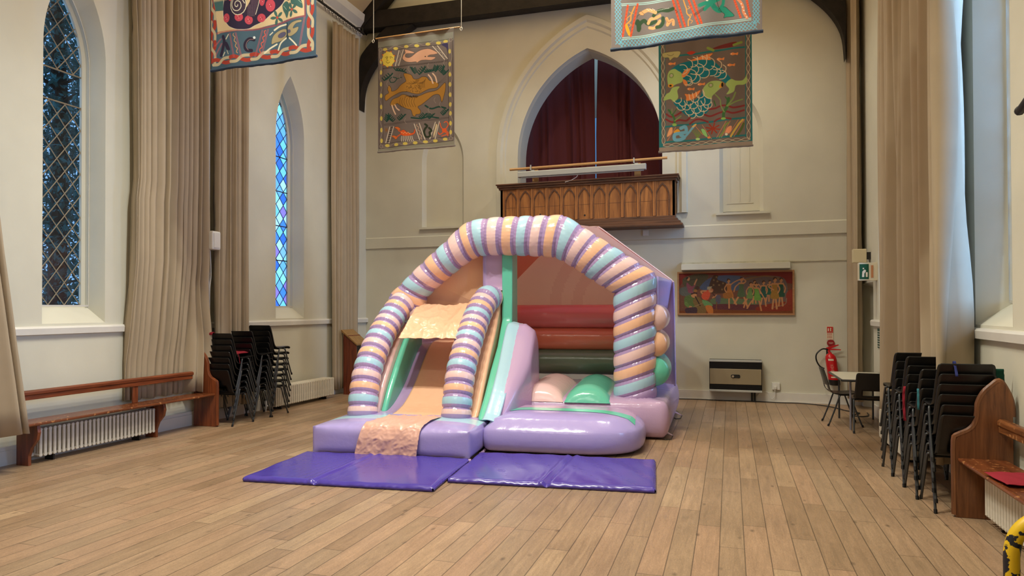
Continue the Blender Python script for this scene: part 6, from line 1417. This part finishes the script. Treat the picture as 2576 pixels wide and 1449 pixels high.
banner(A, 6.2, -1.03, 0.28, 4.0, 5.9, 'grey banner with entwined snakes and a pale blue lattice border, hanging highest right', NAVY, 8.9, (-1.06, 0.31), tilt_l=0.03, seed=6)
# --- snail banner at upper left
A = Art([(80, -1450), (2080, -1650), (2158, 1060), (138, 1345)], 420, 230, (62, 84, 98), 0.98, dense=0.60)
RB = (150, 52, 38); CB = (172, 156, 126)
A.line([(110, -900), (125, 1270), (2130, 1010), (2040, -900)], (58, 78, 92), 120, False)
def twist(pts):
    P = [np.array(p, float) for p in pts]
    for a, b in zip(P, P[1:]):
        n = int(np.linalg.norm(b - a) / 330); d = (b - a) / n; nn = np.array([-d[1], d[0]]) / np.linalg.norm(d) * 36
        for k in range(n):
            o = a + d * k
            A.line([tuple(o - nn), tuple(o + d * 0.25 - nn), tuple(o + d * 0.7 + nn), tuple(o + d + nn * 0.9)], RB, 62)
            A.line([tuple(o + nn), tuple(o + d * 0.3 + nn), tuple(o + d * 0.6 - nn), tuple(o + d * 1.05 - nn)], CB, 50)
twist([(140, -800), (175, 1200)]); twist([(175, 1215), (2060, 930)]); twist([(2060, 960), (1990, -800)])
CRM = (190, 166, 128)
A.poly([(160, -900), (1890, -900), (1935, 445), (1600, 500), (1000, 650), (340, 715), (262, 740), (215, 360), (165, 180)], CRM, False)
for o in (0, 16): A.line([(240, 738 - o), (345, 712 - o), (900, 672 - o), (1250, 620 - o), (1600, 525 - o), (1935, 455 - o)], (150, 50, 58), 8).line([(1890 + o, -400), (1935 + o, 455)], (150, 50, 58), 8, False)
DP = (38, 28, 52)
A.poly([(380, 175), (500, 120), (560, 60), (600, -60), (1640, -100), (1600, 60), (1500, 240), (1300, 400), (1150, 520), (980, 590), (860, 650), (680, 668), (560, 640), (470, 590), (370, 450)], DP, True, (200, 190, 176), 6)
A.poly([(165, 165), (365, 190), (365, 350), (215, 360)], (60, 92, 92), False).poly([(160, -300), (500, -300), (495, 60), (460, 120), (380, 180), (280, 190), (160, 160)], CRM)
A.poly([(860, 95), (905, 30), (880, 200), (800, 320), (820, 180)], CRM)
PK = (176, 64, 78)
for x, y, rx, ry in ((515, 125, 62, 72), (440, 475, 66, 76), (690, 465, 78, 70), (868, 505, 72, 72), (1105, 470, 82, 70), (1110, 188, 55, 88), (1270, 268, 88, 100), (1500, 50, 92, 88), (1220, -20, 72, 75)):
    A.dot(x, y, rx, ry, PK)
    for k in range(5): A.dot(x + 16 * math.cos(k * 1.3), y + 18 * math.sin(k * 1.3), 7, 7, (214, 150, 150) if k % 2 else (120, 30, 44))
DOTC = (150, 120, 136)
A.dot(670, 260, 148, 170, DP, (206, 196, 170), 12).poly([(900, -20), (1045, -20), (1055, 190), (1000, 400), (960, 460), (810, 410), (840, 280), (900, 160)], (44, 30, 48))
for i in range(12):
    for j in range(22):
        x = 850 + i * 19; y = -10 + j * 21
        if 905 - (y > 250) * 80 < x < 1040 - max(0, y - 200) * 0.25: A.dot(x, y, 4, 4, DOTC)
        x2 = 550 + i * 22; y2 = 110 + j * 15
        if ((x2 - 670) / 130) ** 2 + ((y2 - 260) / 150) ** 2 < 1 and y2 < 420: A.dot(x2, y2, 3.5, 3.5, (120, 96, 96))
sp = [(655 + (12 + 9.5 * t) * math.cos(t * 0.95), 265 + (12 + 10.5 * t) * math.sin(t * 0.95)) for t in range(0, 14)]; A.line(sp, (206, 196, 176), 13)
A.line([(1045, -40), (1055, 180), (990, 410)], (210, 200, 180), 10)
LG = (54, 88, 82)
for c in ([(1690, 100), (1760, 70), (1850, 170), (1895, 325), (1760, 280), (1670, 240)], [(1500, 260), (1580, 210), (1640, 290), (1600, 470), (1550, 400), (1510, 340)], [(1600, 100), (1680, 20), (1860, -20), (1880, 60), (1740, 40)]): A.poly(c, LG, True, (30, 50, 46), 3).line([(c[0][0] + 20, c[0][1] + 20), ((c[2][0] + c[3][0]) / 2, (c[2][1] + c[3][1]) / 2)], (170, 186, 160), 5)
A.line([(1570, 170), (1620, 190), (1680, 170)], K, 22)
for cx, cy in ((1398, 460), (1695, 345)):
    for k in range(5):
        a = k * 1.2566 + 0.5; A.poly([(cx, cy), (cx + 80 * math.cos(a - 0.3), cy + 80 * math.sin(a - 0.3)), (cx + 125 * math.cos(a), cy + 122 * math.sin(a)), (cx + 80 * math.cos(a + 0.3), cy + 80 * math.sin(a + 0.3))], LG, True, (30, 50, 46), 3)
    A.dot(cx, cy, 20, 20, (176, 60, 50))
for a, b in (((520, 725), (620, 1120)), ((640, 720), (755, 1120)), ((1130, 665), (1000, 1100)), ((1235, 650), (1120, 1080)), ((1935, 460), (1860, 905)), ((330, 815), (210, 940)), ((350, 890), (205, 1120))):
    for o in (-10, 10): A.line([(a[0] + o, a[1]), (b[0] + o, b[1])], (176, 84, 90), 6, False)
A.wave((600, 735), (685, 1050), 7, 14, (190, 140, 90), 12).wave((1190, 670), (1080, 1050), 8, 16, (186, 84, 70), 18)
A.line([(375, 780), (400, 850), (380, 960), (340, 1090)], DP, 60).poly([(400, 860), (470, 880), (540, 1000), (470, 1000), (420, 930)], DP).line([(440, 820), (490, 750)], (206, 196, 170), 18).line([(385, 1100), (420, 1040)], (206, 196, 170), 16).line([(470, 1010), (500, 1070)], (206, 196, 170), 10)
A.line([(970, 820), (890, 810), (830, 860), (810, 930), (840, 990), (930, 995)], (34, 24, 44), 56).line([(960, 815), (890, 820), (840, 870), (830, 940), (870, 990)], (150, 120, 120), 6).dot(975, 785, 24, 22, (206, 210, 210))
A.poly([(1300, 880), (1330, 750), (1450, 660), (1590, 650), (1590, 760), (1480, 830), (1370, 860)], (150, 134, 100), True, (30, 40, 40), 6).poly([(1610, 640), (1700, 550), (1860, 510), (1880, 540), (1780, 570), (1730, 640), (1830, 620), (1800, 700), (1700, 760), (1630, 750)], (150, 134, 100), True, (30, 40, 40), 5)
A.dot(1500, 735, 85, 40, (80, 76, 100), (50, 44, 66), 5, rot=-0.3).dot(1645, 685, 40, 30, (80, 76, 100)).line([(1600, 560), (1610, 700), (1620, 790)], (36, 52, 64), 30)
A.line([(1400, 880), (1280, 950), (1180, 1030)], (206, 196, 170), 24).line([(1590, 790), (1480, 860), (1430, 970)], (206, 196, 170), 26).line([(1660, 790), (1740, 850), (1800, 905)], (206, 196, 170), 24).line([(1350, 660), (1450, 600), (1580, 575)], (206, 196, 170), 26).line([(1270, 740), (1320, 695)], (206, 196, 170), 14)
banner(A, 6.2, -5.56, -4.18, 4.30, 6.20, 'dark banner with a spotted snail and red discs, hanging at upper left', NAVY, 8.9, (-5.6, -4.1), seed=9)

# --- mural: musicians and dancers
A = Art([(155, 300), (2440, 255), (2450, 1105), (165, 1112)], 360, 140, (98, 60, 44), 1.05)
A.poly([(155, 290), (2440, 250), (2440, 500), (1700, 330), (1300, 330), (900, 330), (500, 300), (300, 400), (155, 560)], (112, 34, 26))
A.poly([(230, 420), (420, 330), (760, 320), (640, 560), (480, 640), (300, 600)], (74, 66, 44)).poly([(600, 560), (780, 400), (1100, 330), (1500, 380), (1400, 620), (1200, 640), (800, 660), (620, 620)], (70, 78, 98)).poly([(180, 600), (420, 560), (520, 740), (300, 760), (180, 720)], (84, 84, 76))
A.poly([(1500, 400), (1900, 340), (2260, 380), (2350, 600), (2320, 840), (2200, 960), (1700, 900), (1500, 700)], (92, 76, 72)).poly([(850, 810), (1300, 800), (1750, 860), (1700, 940), (1200, 930), (860, 920)], (82, 96, 66))
A.poly([(860, 930), (1400, 920), (2250, 960), (2200, 1020), (1500, 1040), (900, 1030)], (84, 40, 44)).poly([(165, 1060), (900, 1030), (1600, 1050), (2450, 1000), (2450, 1110), (165, 1112)], (104, 54, 24)).poly([(1800, 960), (2420, 860), (2450, 1040), (1800, 1060)], (116, 42, 26)).poly([(2330, 700), (2440, 620), (2440, 900), (2330, 900)], (122, 44, 30))
A.line([(1520, 420), (1900, 345), (2200, 400)], (124, 88, 44), 30, a=0.6).line([(2330, 800), (2300, 920), (2100, 980)], (120, 100, 84), 22, a=0.7)
A.poly([(870, 340), (970, 340), (960, 420), (1150, 500), (1170, 680), (800, 690), (780, 560)], (66, 42, 26))
for x, y in ((935, 370), (880, 430), (955, 455), (990, 530), (1070, 495), (875, 530), (1050, 620)): A.dot(x, y, 20, 20, (108, 84, 54))
SK = (168, 116, 76)
def fig(x, y, h, dress, lean=0.0, arm=None, legs=((-40, 0), (40, 0)), hair=(62, 36, 24), back=False):
    s_ = h / 600.0; ox = lambda a, b: (x + a * s_ + lean * (600 - b) * s_, y - (600 - b) * s_ * -1 - 600 * s_ + b * 0 + 0)
    P = lambda a, b: (x + a * s_ + lean * b * s_, y - b * s_)        # b measured up from the feet
    for k, (lx, ly) in enumerate(legs): A.line([P(0, 290), P(lx * 0.6, 150), P(lx, ly)], SK, 34 * s_)
    A.poly([P(-48, 480), P(48, 480), P(44, 380), P(80, 240), P(60, 190), P(-62, 190), P(-80, 240), P(-44, 380)], dress)
    A.line([P(-44, 475), P(44, 475)], SK, 32 * s_).line([P(0, 480), P(0, 520)], SK, 28 * s_).dot(*P(4, 548), 34 * s_, 40 * s_, SK).poly([P(-34, 540), P(-20, 600), P(30, 596), P(40, 562), P(10, 580), P(-10, 560)], hair)
    for ar in (arm or ((-44, 470, -90, 380, -70, 290), (44, 470, 90, 380, 70, 290))): A.line([P(ar[0], ar[1]), P(ar[2], ar[3]), P(ar[4], ar[5])], SK, 24 * s_)
fig(2220, 950, 570, (32, 66, 48), 0.0); fig(1960, 860, 430, (34, 78, 60), 0.1); fig(2100, 1010, 640, (134, 98, 40), 0.0, ((-44, 470, -110, 420, -20, 360), (44, 470, 90, 380, 60, 300))); fig(1880, 940, 500, (32, 72, 62), 0.0, None, ((-60, 20), (60, -20)))
fig(1700, 900, 470, (70, 70, 46), 0.0, ((-44, 470, -110, 400, -60, 380), (44, 470, 110, 490, 160, 420))); fig(1440, 960, 590, (70, 86, 58), 0.0, ((-44, 470, -120, 400, -150, 300), (44, 470, 90, 520, 40, 560)), ((-140, 60), (120, 0)))
fig(1600, 960, 490, (92, 118, 64), 0.05, None, ((-130, -30), (-150, 60))); fig(1790, 1010, 530, (92, 132, 56), -0.12, ((-44, 470, -90, 560, 40, 540), (44, 470, 110, 330, 150, 230)), ((-260, 10), (50, -40)))
fig(1230, 960, 560, (154, 96, 44), -0.10, ((-44, 470, -100, 380, -60, 290), (44, 470, 150, 540, 330, 610)), ((-40, -40), (120, 40)))
A.poly([(270, 800), (330, 750), (420, 730), (500, 760), (520, 920), (500, 1000), (360, 980), (280, 950)], (78, 94, 48)).line([(300, 900), (350, 960), (410, 990)], (92, 112, 56), 60).dot(400, 985, 36, 26, SK).dot(470, 740, 60, 52, SK).poly([(410, 730), (430, 680), (520, 680), (540, 715), (480, 710)], (50, 30, 24))
A.poly([(450, 860), (520, 780), (600, 800), (700, 960), (720, 1100), (560, 1105), (500, 980)], (108, 84, 46)).line([(500, 770), (600, 950)], (46, 32, 26), 24).line([(440, 990), (720, 870)], (140, 110, 80), 8)
A.poly([(300, 1010), (520, 990), (520, 1110), (320, 1110)], (60, 40, 46)).poly([(320, 480), (350, 500), (430, 560), (500, 500), (500, 540), (440, 640), (460, 690), (360, 690), (330, 600), (310, 540)], (120, 62, 72)).dot(350, 405, 34, 42, SK).poly([(310, 430), (310, 380), (360, 370), (340, 400)], (40, 28, 26)).line([(480, 520), (530, 410)], SK, 28).line([(380, 430), (570, 400)], (54, 38, 30), 10)
A.poly([(630, 740), (700, 650), (780, 640), (810, 720), (760, 830), (660, 820)], (176, 70, 44)).dot(820, 640, 48, 46, SK).poly([(770, 620), (800, 600), (870, 620), (860, 650), (810, 625)], (150, 90, 60)).line([(640, 700), (620, 660), (720, 650)], SK, 30).line([(860, 790), (940, 740)], SK, 28).poly([(640, 840), (760, 860), (860, 940), (820, 970), (700, 960)], (92, 128, 78)).poly([(710, 960), (840, 960), (870, 1105), (770, 1105)], (170, 100, 44)).line([(860, 700), (900, 750)], (70, 40, 28), 26)
A.poly([(750, 565), (850, 560), (800, 630), (740, 620)], (146, 132, 104), False).poly([(930, 750), (1020, 750), (1010, 900), (930, 900)], (76, 72, 84)).line([(945, 880), (935, 1040)], (110, 66, 36), 18).dot(540, 590, 46, 42, (66, 44, 32)).dot(500, 650, 40, 30, (140, 92, 44)).poly([(1080, 700), (1240, 690), (1240, 790), (1090, 800)], (134, 84, 36))
PT = thing('painting', (0.08, YB - 0.04, 1.46), 'long framed painting of musicians and dancers on the back wall above the heater', 'painting')
A.mesh('canvas', colmat('oil_paint', 0.5, 0.3, 60), lambda u, v: np.stack([-0.855 + 1.865 * u, np.full_like(u, YB - 0.030), 2.215 - 0.705 * v], -1), PT, PT['_o'])
FRM = wood('picture_frame_wood', srgb(150, 104, 66), srgb(176, 128, 86), 0.5)
x0, x1, z0, z1, t_ = -0.885, 1.040, 1.48, 2.245, 0.030
for a, b in (((x0, z0), (x1, z0 + t_)), ((x0, z1 - t_), (x1, z1)), ((x0, z0 + t_), (x0 + t_, z1 - t_)), ((x1 - t_, z0 + t_), (x1, z1 - t_))):
    mb = MB(); mb.box((a[0], YB - 0.05, a[1]), (b[0], YB - 0.002, b[1])); mb.build('frame', FRM, PT, smooth=False, bevel=0.002)
BX_ = thing('picture_light_box', (0.1, YB - 0.12, 2.27), 'long white boxed shelf fixed to the back wall just above the painting', 'shelf')
mb = MB(); mb.box((-0.81, YB - 0.17, 2.27), (0.97, YB, 2.37)); mb.build('casing', PLASTER, BX_, smooth=False, bevel=0.003)
mb = MB(); mb.box((-0.81, YB - 0.05, 2.37), (0.97, YB, 2.41)); mb.box((0.97, YB - 0.012, 2.385), (1.9, YB, 2.40)); mb.build('back_batten', mat('scuffed_cream', srgb(190, 184, 160), 0.6, 0.3, var=0.15, vscale=9), BX_, smooth=False)
